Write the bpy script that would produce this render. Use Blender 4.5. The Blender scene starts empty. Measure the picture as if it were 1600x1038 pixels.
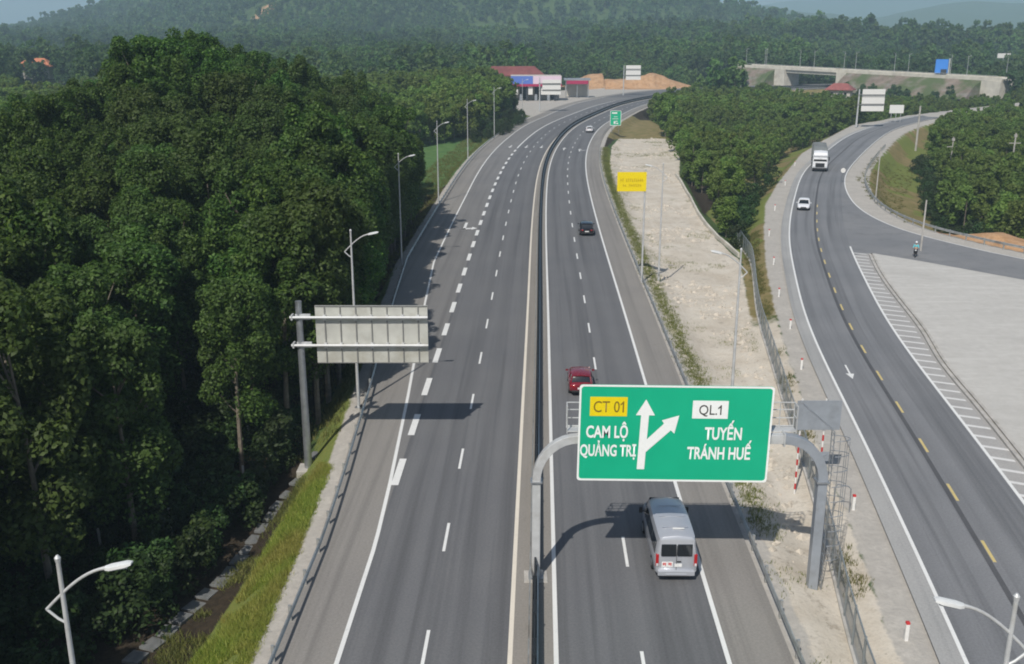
import bpy, bmesh, math, random
import numpy as np
from mathutils import Vector, Matrix, noise as mnoise
R = math.radians
rng = np.random.default_rng(7); random.seed(7)
S = bpy.context.scene
COL = S.collection

# ------------------------------------------------------------------ camera, sky, sun, exposure
CAM_H = 24.5; PITCH = 16.51
cam = bpy.data.cameras.new('camera'); cam.sensor_width = 36; cam.lens = 35.1
cam.clip_start = 0.5; cam.clip_end = 20000
camo = bpy.data.objects.new('camera', cam); COL.objects.link(camo)
camo.location = (0, 0, CAM_H); camo.rotation_euler = (R(90 - PITCH), 0, 0)
S.camera = camo
SUN_EL, SUN_AZ = 48.5, 201.3                 # azimuth clockwise from +Y: behind the camera, to the left
w = bpy.data.worlds.new('World'); S.world = w; w.use_nodes = True
nt = w.node_tree; bg = nt.nodes['Background']
sky = nt.nodes.new('ShaderNodeTexSky'); sky.sky_type = 'NISHITA'; sky.sun_disc = False
sky.sun_elevation = R(SUN_EL); sky.sun_rotation = R(SUN_AZ); sky.air_density = 1.0; sky.dust_density = 1.6; sky.ozone_density = 2.0
nt.links.new(sky.outputs[0], bg.inputs[0]); bg.inputs[1].default_value = 0.075
sl = bpy.data.lights.new('sun', 'SUN'); sl.energy = 4.0; sl.angle = R(0.6); sl.color = (1, .95, .87)
slo = bpy.data.objects.new('sun', sl); COL.objects.link(slo)
ld = Vector((0.345, 0.82, -1.0)).normalized()
slo.rotation_euler = ld.to_track_quat('-Z', 'Y').to_euler(); slo.location = (-40, -90, 120)
S.view_settings.view_transform = 'Standard'; S.view_settings.look = 'None'
S.view_settings.exposure = 0.12; S.view_settings.gamma = 1
S.cycles.filter_width = 1.9
S.cycles.max_bounces = 6; S.cycles.diffuse_bounces = 3; S.cycles.glossy_bounces = 2
S.cycles.transmission_bounces = 3; S.cycles.volume_bounces = 1; S.cycles.transparent_max_bounces = 6

# ------------------------------------------------------------------ materials
def newmat(name):
    m = bpy.data.materials.new(name); m.use_nodes = True
    return m, m.node_tree, m.node_tree.nodes['Principled BSDF']
def N(t, kind, **kw):
    n = t.nodes.new(kind)
    for k, v in kw.items():
        if k in n.inputs: n.inputs[k].default_value = v
        else: setattr(n, k, v)
    return n
def noise(t, vec, scale, detail=4, rough=.55):
    n = N(t, 'ShaderNodeTexNoise', Scale=scale, Detail=detail, Roughness=rough)
    t.links.new(vec, n.inputs['Vector']); return n.outputs['Fac']
def ramp(t, fac, a, b, c0=(0, 0, 0, 1), c1=(1, 1, 1, 1)):
    n = t.nodes.new('ShaderNodeValToRGB'); e = n.color_ramp.elements
    e[0].position, e[1].position = a, b; e[0].color, e[1].color = c0, c1
    t.links.new(fac, n.inputs[0]); return n.outputs[0]
def mix(t, fac, a, b, mode='MIX'):
    n = t.nodes.new('ShaderNodeMix'); n.data_type = 'RGBA'; n.blend_type = mode
    for s, v in ((0, fac), (6, a), (7, b)):
        if isinstance(v, (int, float)): n.inputs[s].default_value = v
        elif isinstance(v, tuple): n.inputs[s].default_value = v if len(v) == 4 else v + (1,)
        else: t.links.new(v, n.inputs[s])
    return n.outputs[2]
def math_(t, op, a, b=0.0):
    n = t.nodes.new('ShaderNodeMath'); n.operation = op
    for i, v in ((0, a), (1, b)):
        if isinstance(v, (int, float)): n.inputs[i].default_value = v
        else: t.links.new(v, n.inputs[i])
    return n.outputs[0]
def bump(t, bs, h, strength=.3, dist=.02):
    b = N(t, 'ShaderNodeBump', Strength=strength, Distance=dist)
    t.links.new(h, b.inputs['Height']); t.links.new(b.outputs[0], bs.inputs['Normal'])
def wpos(t): return t.nodes.new('ShaderNodeNewGeometry').outputs['Position']
def opos(t): return t.nodes.new('ShaderNodeTexCoord').outputs['Object']
def uvv(t): return t.nodes.new('ShaderNodeTexCoord').outputs['UV']
def scalev(t, v, s):
    n = t.nodes.new('ShaderNodeMapping'); n.inputs['Scale'].default_value = s
    t.links.new(v, n.inputs['Vector']); return n.outputs[0]

def simple(name, c, rough=.5, metal=0., var=.12, scale=6, spec=.5, coat=0., wear=None):
    """a plain coloured surface with slight mottling (and optional dirt colour)"""
    m, t, b = newmat(name)
    v = opos(t)
    f = noise(t, v, scale, 5)
    lo = tuple(x * (1 - var) for x in c); hi = tuple(min(1, x * (1 + var)) for x in c)
    col = mix(t, ramp(t, f, .3, .7), lo, hi)
    if wear:
        f2 = noise(t, v, scale * .35, 6, .65)
        col = mix(t, ramp(t, f2, .52, .72), col, wear)
    t.links.new(col, b.inputs['Base Color'])
    t.links.new(ramp(t, f, .2, .8, (rough * .8,) * 3 + (1,), (min(1, rough * 1.2),) * 3 + (1,)), b.inputs['Roughness'])
    b.inputs['Metallic'].default_value = metal; b.inputs['Specular IOR Level'].default_value = spec
    b.inputs['Coat Weight'].default_value = coat; b.inputs['Coat Roughness'].default_value = .08
    return m

def asphalt(name, c, warm, uv=True, tracks=0.0, patch=.25):
    """old bitumen: aggregate speckle, long streaks along the lane, patches; UV is metres (across, along)"""
    m, t, b = newmat(name)
    p = wpos(t)
    fine = noise(t, p, 9, 3, .7)
    big = noise(t, p, .11, 5, .6)
    col = mix(t, ramp(t, big, .3, .7), c, warm)
    if uv:
        st = noise(t, scalev(t, uvv(t), (1.6, .02, 1)), 1.0, 4, .6)
        dk = tuple(x * (1 - patch) for x in c)
        col = mix(t, math_(t, 'MULTIPLY', ramp(t, st, .48, .72), .8), col, dk)
        if tracks:
            sx = t.nodes.new('ShaderNodeSeparateXYZ'); t.links.new(uvv(t), sx.inputs[0])
            wv = math_(t, 'SINE', math_(t, 'MULTIPLY', sx.outputs[0], 2 * math.pi / 1.75), 0)
            wv = math_(t, 'ADD', math_(t, 'MULTIPLY', wv, .5), .5)
            brk = ramp(t, noise(t, scalev(t, uvv(t), (.6, .012, 1)), 1., 3), .3, .7)
            col = mix(t, math_(t, 'MULTIPLY', math_(t, 'MULTIPLY', wv, brk), tracks), col, tuple(x * .68 for x in c))
        sp = noise(t, scalev(t, uvv(t), (2.5, .6, 1)), 1., 5, .7)
        col = mix(t, math_(t, 'MULTIPLY', ramp(t, sp, .62, .75), .35), col, tuple(x * .6 for x in c))
    else:
        st = noise(t, p, .5, 6, .65)
        col = mix(t, math_(t, 'MULTIPLY', ramp(t, st, .5, .75), .6), col, tuple(x * .72 for x in c))
    col = mix(t, ramp(t, fine, .3, .7), mix(t, 1.0, col, (.86, .86, .86), 'MULTIPLY'), mix(t, 1.0, col, (1.12, 1.12, 1.12), 'MULTIPLY'))
    t.links.new(col, b.inputs['Base Color']); b.inputs['Roughness'].default_value = .85
    b.inputs['Specular IOR Level'].default_value = .3
    bump(t, b, fine, .25, .01)
    return m

def paint(name, c, worn=.35, under=(.16, .16, .165)):
    m, t, b = newmat(name); p = wpos(t)
    f = noise(t, p, 2.2, 6, .75); g = noise(t, p, .35, 3)
    k = math_(t, 'MULTIPLY', ramp(t, f, .55, .8), worn)
    col = mix(t, k, mix(t, g, tuple(x * .85 for x in c), c), under)
    t.links.new(col, b.inputs['Base Color']); b.inputs['Roughness'].default_value = .6
    return m

def leafmat(name, dark, mid, light, patch=(.03, .06, .02), pscale=.012, trans=.3):
    m, t, b = newmat(name)
    g = t.nodes.new('ShaderNodeNewGeometry'); oi = t.nodes.new('ShaderNodeObjectInfo')
    rr = t.nodes.new('ShaderNodeValToRGB'); e = rr.color_ramp.elements
    e[0].position, e[1].position = 0, 1; e[0].color = dark + (1,); e[1].color = light + (1,)
    x = e.new(.55); x.color = mid + (1,)
    t.links.new(g.outputs['Random Per Island'], rr.inputs[0])
    col = rr.outputs[0]
    hs = t.nodes.new('ShaderNodeHueSaturation')
    t.links.new(math_(t, 'ADD', math_(t, 'MULTIPLY', oi.outputs['Random'], .04), .49), hs.inputs['Hue'])
    t.links.new(math_(t, 'ADD', math_(t, 'MULTIPLY', oi.outputs['Random'], .5), .8), hs.inputs['Value'])
    t.links.new(col, hs.inputs['Color']); col = hs.outputs[0]
    pf = ramp(t, noise(t, g.outputs['Position'], pscale, 3), .42, .62)
    col = mix(t, math_(t, 'MULTIPLY', pf, .7), col, patch)
    t.links.new(col, b.inputs['Base Color']); b.inputs['Roughness'].default_value = .55
    b.inputs['Specular IOR Level'].default_value = .25
    tr = t.nodes.new('ShaderNodeBsdfTranslucent')
    t.links.new(mix(t, 1., col, (1.1, 1.25, .55), 'MULTIPLY'), tr.inputs[0])
    ms = t.nodes.new('ShaderNodeMixShader'); ms.inputs[0].default_value = trans
    t.links.new(b.outputs[0], ms.inputs[1]); t.links.new(tr.outputs[0], ms.inputs[2])
    t.links.new(ms.outputs[0], t.nodes['Material Output'].inputs[0])
    return m

M = {}
M['lane'] = asphalt('lane_asphalt', (.138, .14, .148), (.16, .161, .165), True, .55, .36)
M['aux'] = asphalt('slip_lane_asphalt', (.175, .172, .172), (.2, .195, .19), True, .2)
M['shoulder'] = asphalt('shoulder_asphalt', (.225, .213, .2), (.26, .245, .225), True, 0)
M['median'] = asphalt('median_asphalt', (.235, .22, .2), (.27, .252, .23), True, 0)
M['road2'] = asphalt('side_road_asphalt', (.175, .179, .188), (.225, .226, .229), False)
M['road2u'] = asphalt('side_road_lane_asphalt', (.175, .18, .19), (.215, .218, .226), True, .5, .4)
M['qsh'] = asphalt('dusty_edge_asphalt', (.3, .3, .295), (.37, .365, .355), True, 0, .3)
M['hatch'] = asphalt('dusty_asphalt', (.33, .32, .31), (.38, .37, .355), False)
M['seam'] = asphalt('dark_road_seam', (.075, .077, .083), (.1, .1, .105), False)
M['white'] = paint('white_line_paint', (.78, .78, .76), .35)
M['cream'] = paint('cream_line_paint', (.76, .7, .6), .25)
M['yellow'] = paint('yellow_line_paint', (.62, .49, .2), .7)
M['faint'] = paint('worn_line_paint', (.7, .69, .67), .7, (.3, .29, .28))
M['galv'] = simple('galvanised_steel', (.42, .44, .46), .42, .75, .15, 3)
M['galvlight'] = simple('pale_galvanised_steel', (.55, .56, .56), .5, .25, .12, 2, wear=(.42, .41, .38))
M['rail'] = simple('guardrail_steel', (.46, .47, .46), .45, .6, .2, 1.5, wear=(.25, .22, .18))
M['darkrail'] = simple('dark_screen_steel', (.018, .022, .026), .7, .2, .2, 4)
M['post'] = simple('grey_painted_steel', (.33, .36, .4), .4, .3, .1, 2, wear=(.26, .28, .3))
M['concrete'] = simple('concrete', (.42, .4, .37), .9, 0, .2, 1.2, wear=(.28, .26, .22))
M['slab'] = simple('shade_toned_concrete_slab', (.15, .155, .155), .95, 0, .3, 1.5, wear=(.07, .065, .05))  # concrete colour lowered to carry the trees' shade, with darker mottling
M['conclight'] = simple('pale_concrete', (.56, .53, .46), .9, 0, .15, .4, wear=(.4, .36, .3))
M['signback'] = simple('sign_back_aluminium', (.58, .58, .53), .55, .25, .1, 1.0, wear=(.42, .4, .33))
M['ribmat'] = simple('sign_back_rib', (.25, .25, .24), .6, .3)
M['green'] = simple('green_sign_sheeting', (.0, .41, .22), .45, 0, .04, .8)
M['signwhite'] = simple('white_sign_sheeting', (.84, .86, .84), .45, 0, .03)
M['signyellow'] = simple('yellow_sign_sheeting', (.8, .62, .0), .45, 0, .05)
M['ink'] = simple('sign_ink', (.03, .03, .025), .5)
M['ochreink'] = simple('faded_ochre_ink', (.42, .3, .01), .5)
M['brownink'] = simple('brown_ink', (.2, .13, .01), .5)
M['lamp'] = simple('lamp_head_paint', (.72, .73, .72), .4, .1, .05)
M['lampglass'] = simple('lamp_lens', (.35, .36, .37), .15, 0, .1)
M['rubber'] = simple('tyre_rubber', (.018, .018, .019), .85, 0, .2, 20)
M['rim'] = simple('alloy_rim', (.4, .4, .42), .35, .8)
M['glass'] = simple('vehicle_glass', (.012, .015, .018), .06, 0, .1, 2, .8)
M['silver'] = simple('silver_car_paint', (.5, .52, .56), .32, .35, .05, 1.2, coat=.6)
M['redpaint'] = simple('dark_red_car_paint', (.2, .008, .02), .28, .1, .1, 1.2, coat=.8)
M['black'] = simple('black_car_paint', (.012, .013, .016), .22, .1, .1, 1.2, coat=.8)
M['whitepaint'] = simple('white_car_paint', (.75, .76, .78), .3, 0, .04, 1.2, coat=.6)
M['trim'] = simple('black_plastic_trim', (.02, .02, .022), .6)
M['redlens'] = simple('red_lamp_lens', (.4, .01, .012), .2, 0, .1, 8, coat=.5)
M['headlens'] = simple('clear_lamp_lens', (.65, .68, .7), .12, .2)
M['plate'] = simple('white_plate', (.75, .75, .73), .5)
M['redink'] = simple('red_ink', (.65, .03, .03), .5)
M['trailer'] = simple('grey_trailer_tarpaulin', (.2, .215, .22), .7, 0, .2, .6, wear=(.14, .145, .14))
M['trunk'] = simple('bark', (.19, .16, .125), .95, 0, .35, 3)
M['rooforange'] = simple('orange_roof_tiles', (.5, .18, .09), .8, 0, .2, .5)
M['roofred'] = simple('dull_red_roof_sheet', (.27, .085, .075), .7, 0, .18, .4, wear=(.2, .075, .07))
M['maroon'] = simple('maroon_roof_sheet', (.2, .06, .055), .7, 0, .2, .4, wear=(.15, .06, .055))
M['wallpale'] = simple('pale_wall_plaster', (.5, .47, .42), .9, 0, .12, .5)
M['blue'] = simple('blue_fascia', (.1, .18, .55), .5, 0, .08)
M['pink'] = simple('pale_pink_fascia', (.72, .56, .66), .5, 0, .12)
M['crimson'] = simple('crimson_fascia', (.4, .02, .09), .5, 0, .1)
M['bluebright'] = simple('bright_blue_board', (.05, .24, .72), .5, 0, .1)
M['darkvoid'] = simple('dark_interior', (.03, .035, .045), .9)
M['redband'] = simple('red_band_paint', (.5, .03, .03), .5, 0, .1)
M['whiteband'] = simple('white_band_paint', (.74, .73, .7), .55, 0, .08)
M['cyan'] = simple('cyan_cloth', (.12, .5, .56), .8)
M['skin'] = simple('skin', (.42, .25, .17), .6)
M['trouser'] = simple('dark_trousers', (.02, .022, .03), .85)
M['fencewire'] = simple('fence_wire', (.3, .33, .34), .5, .5)
M['rock'] = simple('pale_rubble', (.48, .43, .36), .95, 0, .25, 2)
M['embank'] = simple('bare_embankment_soil', (.24, .175, .14), .95, 0, .3, .18, wear=(.15, .15, .1))
def embmat():
    m, t, b = newmat('bare_embankment_soil'); p = wpos(t)
    f = noise(t, p, .22, 6, .7); g = noise(t, scalev(t, p, (.1, .1, .5)), 1., 5, .6); h = noise(t, p, .09, 4)
    col = mix(t, ramp(t, f, .35, .65), (.14, .11, .085), (.25, .2, .165)); col = mix(t, math_(t, 'MULTIPLY', ramp(t, g, .5, .65), .7), col, (.25, .24, .22))
    col = mix(t, ramp(t, h, .44, .58), col, (.08, .11, .04)); t.links.new(col, b.inputs['Base Color']); b.inputs['Roughness'].default_value = .95; bump(t, b, f, .6, .6)
    return m
M['embank'] = embmat()
M['leaf'] = leafmat('acacia_leaves', (.026, .056, .012), (.07, .132, .024), (.145, .22, .044), (.08, .11, .032), .06, .4)
M['leafy'] = leafmat('young_plantation_leaves', (.085, .13, .024), (.16, .22, .044), (.22, .28, .068), (.11, .16, .04), .03, .42)
M['leaffar'] = leafmat('forest_leaves', (.06, .115, .032), (.115, .185, .05), (.165, .235, .066), (.036, .07, .034), .0075, .4)
M['leafhill'] = leafmat('hill_forest_leaves', (.075, .135, .045), (.1, .17, .055), (.13, .205, .065), (.07, .12, .05), .005, .4)
M['leafshrub'] = leafmat('shade_toned_shrub_leaves', (.018, .036, .01), (.035, .064, .016), (.06, .1, .024), (.04, .05, .02), .1, .25)  # leaf colours darkened to stand in for the deep shade under the wood
M['grassleaf'] = leafmat('grass_blades', (.14, .19, .028), (.27, .3, .05), (.4, .38, .1), (.34, .29, .09), .25, .35)
M['weedleaf'] = leafmat('dry_weeds', (.09, .1, .03), (.17, .165, .05), (.26, .23, .09), (.13, .145, .042), .2, .3)

def fencemesh():
    m, t, b = newmat('woven_wire_mesh')
    v = opos(t)
    fr = []
    sx = t.nodes.new('ShaderNodeSeparateXYZ'); t.links.new(uvv(t), sx.inputs[0])
    for o in (0, 1):
        q = math_(t, 'FRACT', math_(t, 'MULTIPLY', sx.outputs[o], 8.))
        fr.append(math_(t, 'LESS_THAN', q, .27))
    k = math_(t, 'MAXIMUM', fr[0], fr[1])
    b.inputs['Base Color'].default_value = (.3, .34, .36, 1); b.inputs['Metallic'].default_value = .4; b.inputs['Roughness'].default_value = .5
    t.links.new(k, b.inputs['Alpha'])
    return m
M['mesh'] = fencemesh()

# ------------------------------------------------------------------ object helpers
def tag(o, label=None, cat=None, group=None, kind=None):
    for k, v in (('label', label), ('category', cat), ('group', group), ('kind', kind)):
        if v: o[k] = v
    return o
def thing(name, label, cat, loc=(0, 0, 0), rz=0, group=None):
    o = bpy.data.objects.new(name, None); o.empty_display_size = .3; COL.objects.link(o)
    o.location = loc; o.rotation_euler = (0, 0, rz)
    return tag(o, label, cat, group)
def dup(root, loc, rz=0, label=None, group=None, scale=None):
    r = root.copy(); COL.objects.link(r); r.location = loc; r.rotation_euler = (0, 0, rz)
    if label: r['label'] = label
    if group: r['group'] = group
    if scale: r.scale = scale
    for ch in list(root.children):
        c = ch.copy(); COL.objects.link(c); c.parent = r
        for g in list(ch.children):
            d = g.copy(); COL.objects.link(d); d.parent = c
    return r
def npmesh(name, V, F, smooth=False, uv=None):
    """mesh from numpy arrays (F: (n,3) or (n,4))"""
    me = bpy.data.meshes.new(name); V = np.asarray(V, np.float32); F = np.asarray(F, np.int32)
    k = F.shape[1]
    me.vertices.add(len(V)); me.vertices.foreach_set('co', V.ravel())
    me.loops.add(F.size); me.loops.foreach_set('vertex_index', F.ravel())
    me.polygons.add(len(F)); me.polygons.foreach_set('loop_start', np.arange(0, F.size, k, dtype=np.int32))
    me.polygons.foreach_set('loop_total', np.full(len(F), k, np.int32))
    if smooth: me.polygons.foreach_set('use_smooth', np.ones(len(F), bool))
    if uv is not None:
        l = me.uv_layers.new(name='UVMap'); l.data.foreach_set('uv', np.asarray(uv, np.float32)[F.ravel()].ravel())
    me.update(calc_edges=True); return me
def put(name, me, mat, parent=None, kind=None):
    o = bpy.data.objects.new(name, me)
    for m in (mat if isinstance(mat, (list, tuple)) else [mat]): me.materials.append(m)
    COL.objects.link(o)
    if parent: o.parent = parent
    if kind: o['kind'] = kind
    return o

class MB:
    """collects boxes, tubes, prisms and lofts into ONE mesh"""
    def __init__(s): s.v = []; s.f = []
    def add(s, vs, fs):
        n = len(s.v); s.v += [tuple(v) for v in vs]; s.f += [tuple(i + n for i in f) for f in fs]; return s
    def box(s, c, d, rz=0, rx=0, ry=0):
        x, y, z = (q / 2 for q in d)
        m = Matrix.Translation(c) @ Matrix.Rotation(rz, 4, 'Z') @ Matrix.Rotation(rx, 4, 'X') @ Matrix.Rotation(ry, 4, 'Y')
        vs = [m @ Vector((a * x, b * y, e * z)) for a in (-1, 1) for b in (-1, 1) for e in (-1, 1)]
        return s.add(vs, [(0, 1, 3, 2), (4, 6, 7, 5), (0, 4, 5, 1), (2, 3, 7, 6), (0, 2, 6, 4), (1, 5, 7, 3)])
    def tube(s, pts, r, n=8, cap=True):
        pts = [Vector(p) for p in pts]; k = len(pts)
        rs = r if isinstance(r, (list, tuple)) else [r] * k
        vs = []; fs = []
        for i, p in enumerate(pts):
            d = (pts[min(i + 1, k - 1)] - pts[max(i - 1, 0)]).normalized()
            a = d.cross(Vector((0, 0, 1)))
            if a.length < .05: a = d.cross(Vector((0, 1, 0)))
            a.normalize(); b = d.cross(a).normalized()
            for j in range(n):
                t = 2 * math.pi * (j + .5) / n
                vs.append(p + (a * math.cos(t) + b * math.sin(t)) * rs[i])
        for i in range(k - 1):
            for j in range(n):
                fs.append((i * n + j, (i + 1) * n + j, (i + 1) * n + (j + 1) % n, i * n + (j + 1) % n))
        if cap: fs += [tuple(range(n)), tuple(range((k - 1) * n, k * n))[::-1]]
        return s.add(vs, fs)
    def prism(s, poly, o, u, v, depth):
        """polygon in the (u,v) frame at o, extruded depth along u x v"""
        o, u, v = Vector(o), Vector(u), Vector(v); nrm = u.cross(v).normalized(); n = len(poly)
        a = [o + u * p[0] + v * p[1] for p in poly]; b = [q + nrm * depth for q in a]
        fs = [tuple(range(n))[::-1], tuple(range(n, 2 * n))] + [(i, (i + 1) % n, n + (i + 1) % n, n + i) for i in range(n)]
        return s.add(a + b, fs)
    def loft(s, st):
        """st: list of (y, half profile [(x,z)...] bottom centre -> top centre), mirrored in x"""
        vs = []; fs = []; n = 0
        for y, pr in st:
            ring = [(x, y, z) for x, z in pr] + [(-x, y, z) for x, z in reversed(pr) if x > 1e-6]
            n = len(ring); vs += ring
        for i in range(len(st) - 1):
            for j in range(n): fs.append((i * n + j, i * n + (j + 1) % n, (i + 1) * n + (j + 1) % n, (i + 1) * n + j))
        fs += [tuple(range(n))[::-1], tuple(range((len(st) - 1) * n, len(st) * n))]
        return s.add(vs, fs)
    def sweep(s, path, prof, closed=False):
        """profile (offset to the left normal, z) along path of (x,y,z)"""
        P = [Vector(p) for p in path]; k = len(P); m = len(prof); vs = []; fs = []
        for i, p in enumerate(P):
            d = P[min(i + 1, k - 1)] - P[max(i - 1, 0)]; d.z = 0; d.normalize(); nr = Vector((d.y, -d.x, 0))
            vs += [p + nr * a + Vector((0, 0, z)) for a, z in prof]
        e = m if closed else m - 1
        for i in range(k - 1):
            for j in range(e): fs.append((i * m + j, i * m + (j + 1) % m, (i + 1) * m + (j + 1) % m, (i + 1) * m + j))
        if closed: fs += [tuple(range(m))[::-1], tuple(range((k - 1) * m, k * m))]
        return s.add(vs, fs)
    def mesh(s, name, smooth=False, fix=True):
        me = bpy.data.meshes.new(name); me.from_pydata(s.v, [], s.f); me.update()
        if fix:
            bm = bmesh.new(); bm.from_mesh(me); bmesh.ops.recalc_face_normals(bm, faces=bm.faces); bm.to_mesh(me); bm.free()
        if smooth:
            me.polygons.foreach_set('use_smooth', np.ones(len(me.polygons), bool))
            me.set_sharp_from_angle(angle=R(38))
        return me
    def build(s, name, mat, parent=None, smooth=False, bevel=0, kind=None, sub=0):
        o = put(name, s.mesh(name, smooth), mat, parent, kind)
        if bevel:
            b = o.modifiers.new('bevel', 'BEVEL'); b.width = bevel; b.segments = 2; b.limit_method = 'ANGLE'; b.angle_limit = R(35)
        if sub:
            b = o.modifiers.new('sub', 'SUBSURF'); b.levels = sub; b.render_levels = sub
        return o

# ------------------------------------------------------------------ plan geometry
def spline(P, step):
    """natural cubic through P (chord parameter), resampled about every step metres"""
    P = np.array(P, float); d = np.r_[0, np.cumsum(np.hypot(*np.diff(P, axis=0).T))]
    n = len(P); A = np.zeros((n, n)); B = np.zeros((n, 2)); h = np.diff(d)
    A[0, 0] = A[-1, -1] = 1
    for i in range(1, n - 1):
        A[i, i - 1], A[i, i], A[i, i + 1] = h[i - 1], 2 * (h[i - 1] + h[i]), h[i]
        B[i] = 6 * ((P[i + 1] - P[i]) / h[i] - (P[i] - P[i - 1]) / h[i - 1])
    m = np.linalg.solve(A, B); t = np.linspace(0, d[-1], int(d[-1] / step) + 1)
    k = np.clip(np.searchsorted(d, t, 'right') - 1, 0, n - 2); a = (d[k + 1] - t)[:, None]; b = (t - d[k])[:, None]; H = h[k][:, None]
    return m[k] * a ** 3 / (6 * H) + m[k + 1] * b ** 3 / (6 * H) + (P[k] / H - m[k] * H / 6) * a + (P[k + 1] / H - m[k + 1] * H / 6) * b
def smooth_line(C, it=30):
    C = C.copy()
    for _ in range(it): C[1:-1] = .25 * C[:-2] + .5 * C[1:-1] + .25 * C[2:]
    return C
def normals(C):
    d = np.gradient(C, axis=0); d /= np.linalg.norm(d, axis=1)[:, None]
    return np.c_[d[:, 1], -d[:, 0]]                   # to the right of travel
def arclen(C): return np.r_[0, np.cumsum(np.hypot(*np.diff(C, axis=0).T))]
HC = smooth_line(spline([(-.85, -40), (-.05, 0), (.85, 35), (1.55, 60), (2.45, 91), (3.25, 120.7), (4.2, 150), (6.0, 190), (8.7, 225),
    (12.3, 256), (17.7, 290), (28., 334), (41., 381), (60, 426), (85, 466), (118, 494), (157, 513), (205, 528), (280, 545)], 1.5), 40)
HN = normals(HC); HS = arclen(HC)
ok = np.arange(len(HC))
def at_y(y): return float(np.interp(y, HC[:, 1], HS))          # arc length where the road reaches row y
def hpos(s, off):
    x = np.interp(s, HS, HC[:, 0]); y = np.interp(s, HS, HC[:, 1])
    nx = np.interp(s, HS, HN[:, 0]); ny = np.interp(s, HS, HN[:, 1])
    return np.c_[x + nx * off, y + ny * off] if np.ndim(s) else (float(x + nx * off), float(y + ny * off))
def hdir(s):
    nx = float(np.interp(s, HS, HN[:, 0])); ny = float(np.interp(s, HS, HN[:, 1]))
    return math.atan2(nx, -ny) - math.pi / 2 if False else math.atan2(-ny * -1, nx) if False else math.atan2(ny, nx)   # z-rotation of a thing facing along the road
EL_T = np.array([(-60, -8.0), (45, -8.0), (52, -8.3), (66, -9.1), (91, -10.75), (110, -11.8), (160, -11.9), (206, -12.4), (256, -13.), (320, -14.5), (400, -18.5), (470, -24), (600, -30)])
def EL(y): return np.interp(y, EL_T[:, 0], EL_T[:, 1])
def GL(y): return EL(y) - np.interp(y, [30, 50, 95, 160], [2.4, 2.6, 2.9, 3.1])
RO = 8.0; GR = 10.75
QL = smooth_line(spline([(9.5, -20), (14., 10), (18.4, 35.1), (19.6, 42.5), (21.1, 52.0), (22.7, 62.6), (24.6, 75.6), (27., 89.4), (29.6, 101.6), (34., 120.7), (39., 139.1),
    (45.7, 161.1), (56., 191.7), (68., 219.9), (86., 259.2), (101., 285.6), (116., 308.), (131, 327), (165, 362), (230, 420)], 1.5), 12)
QN = normals(QL); QS = arclen(QL)
def qpos(s, off):
    x = np.interp(s, QS, QL[:, 0]); y = np.interp(s, QS, QL[:, 1]); nx = np.interp(s, QS, QN[:, 0]); ny = np.interp(s, QS, QN[:, 1])
    return np.c_[x + nx * off, y + ny * off] if np.ndim(s) else (float(x + nx * off), float(y + ny * off))
def q_at_y(y): return float(np.interp(y, QL[:, 1], QS))
QSH = np.array([(8, -20), (14.5, 20), (16.4, 35.1), (16.7, 38.1), (18.2, 47.4), (19.6, 58), (22.4, 75.4), (25.4, 92), (29.0, 110), (33.6, 129.9), (39.2, 152), (47.0, 175.1), (63.5, 219.9), (78.6, 252.6), (98.4, 293), (128, 330), (225, 425)], float)
FEN = np.array([(12.5, 18), (14.2, 35.1), (15.8, 43.9), (18.7, 62.6), (20.8, 76.2), (23.2, 91.0), (25.6, 102.7), (28.0, 115), (30.6, 134.6)], float)
QI = smooth_line(spline([(131, 316), (108.1, 283.5), (91.8, 252.6), (70.9, 207.0), (59.4, 178.3), (53.9, 159.0), (51.6, 147), (51.0, 137.5), (51.8, 129), (54.2, 121.5), (57.3, 114.5), (63, 106), (72, 95), (100, 70)], 1.5), 6)
PT = np.array([(42.4, 115.4), (46.6, 110.8), (53.7, 101.9), (62, 92), (72, 81), (95, 60)], float)       # near edge of the branch road
PK = spline([(26.2, 22), (28.2, 38), (30.6, 54.9), (32.2, 64.8), (33.9, 75.4), (35.2, 81), (36.9, 90.1), (39.7, 105.1), (41.9, 114.2)], 1.5)   # kerb beside the hatching
def ring_in(P, poly):
    x, y = P[:, 0], P[:, 1]; r = np.zeros(len(P), bool); n = len(poly)
    for i in range(n):
        x1, y1 = poly[i]; x2, y2 = poly[(i + 1) % n]
        if y1 == y2: continue
        c = ((y1 > y) != (y2 > y)) & (x < (x2 - x1) * (y - y1) / (y2 - y1) + x1); r ^= c
    return r
def line_dist(P, L, closed=False):
    d = np.full(len(P), 1e9); n = len(L)
    for i in range(n if closed else n - 1):
        a = L[i]; b = L[(i + 1) % n]; ab = b - a; k = ab @ ab
        if k < 1e-9: continue
        t = np.clip(((P - a) @ ab) / k, 0, 1); q = P - a - t[:, None] * ab
        d = np.minimum(d, np.einsum('ij,ij->i', q, q))
    return np.sqrt(d)
sel = slice(0, len(HC), 4)
HWPOLY = np.r_[HC[sel] + HN[sel] * (GL(HC[sel, 1]) - .9)[:, None], (HC[sel] + HN[sel] * (GR + .7))[::-1]]
QIo = QI + normals(QI) * -3.6
QFLAT = np.r_[QSH, QIo[QIo[:, 1] > 96][::3], np.array([(80, 96), (130, 60), (140, -20)])]
SANDP = np.array([(12.0, 15), (12.3, 40), (12.9, 60), (13.6, 85), (14.4, 110), (15.6, 140), (17.2, 170), (20.0, 205), (23.6, 238), (27.2, 257),
    (34, 258), (42, 256), (37.5, 225), (31.6, 190), (27.9, 152), (26.4, 128), (26.7, 115), (24.6, 103), (22.4, 91), (20.0, 76), (17.9, 62.6), (15.2, 44), (13.6, 35), (12.2, 15)], float)
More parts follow.
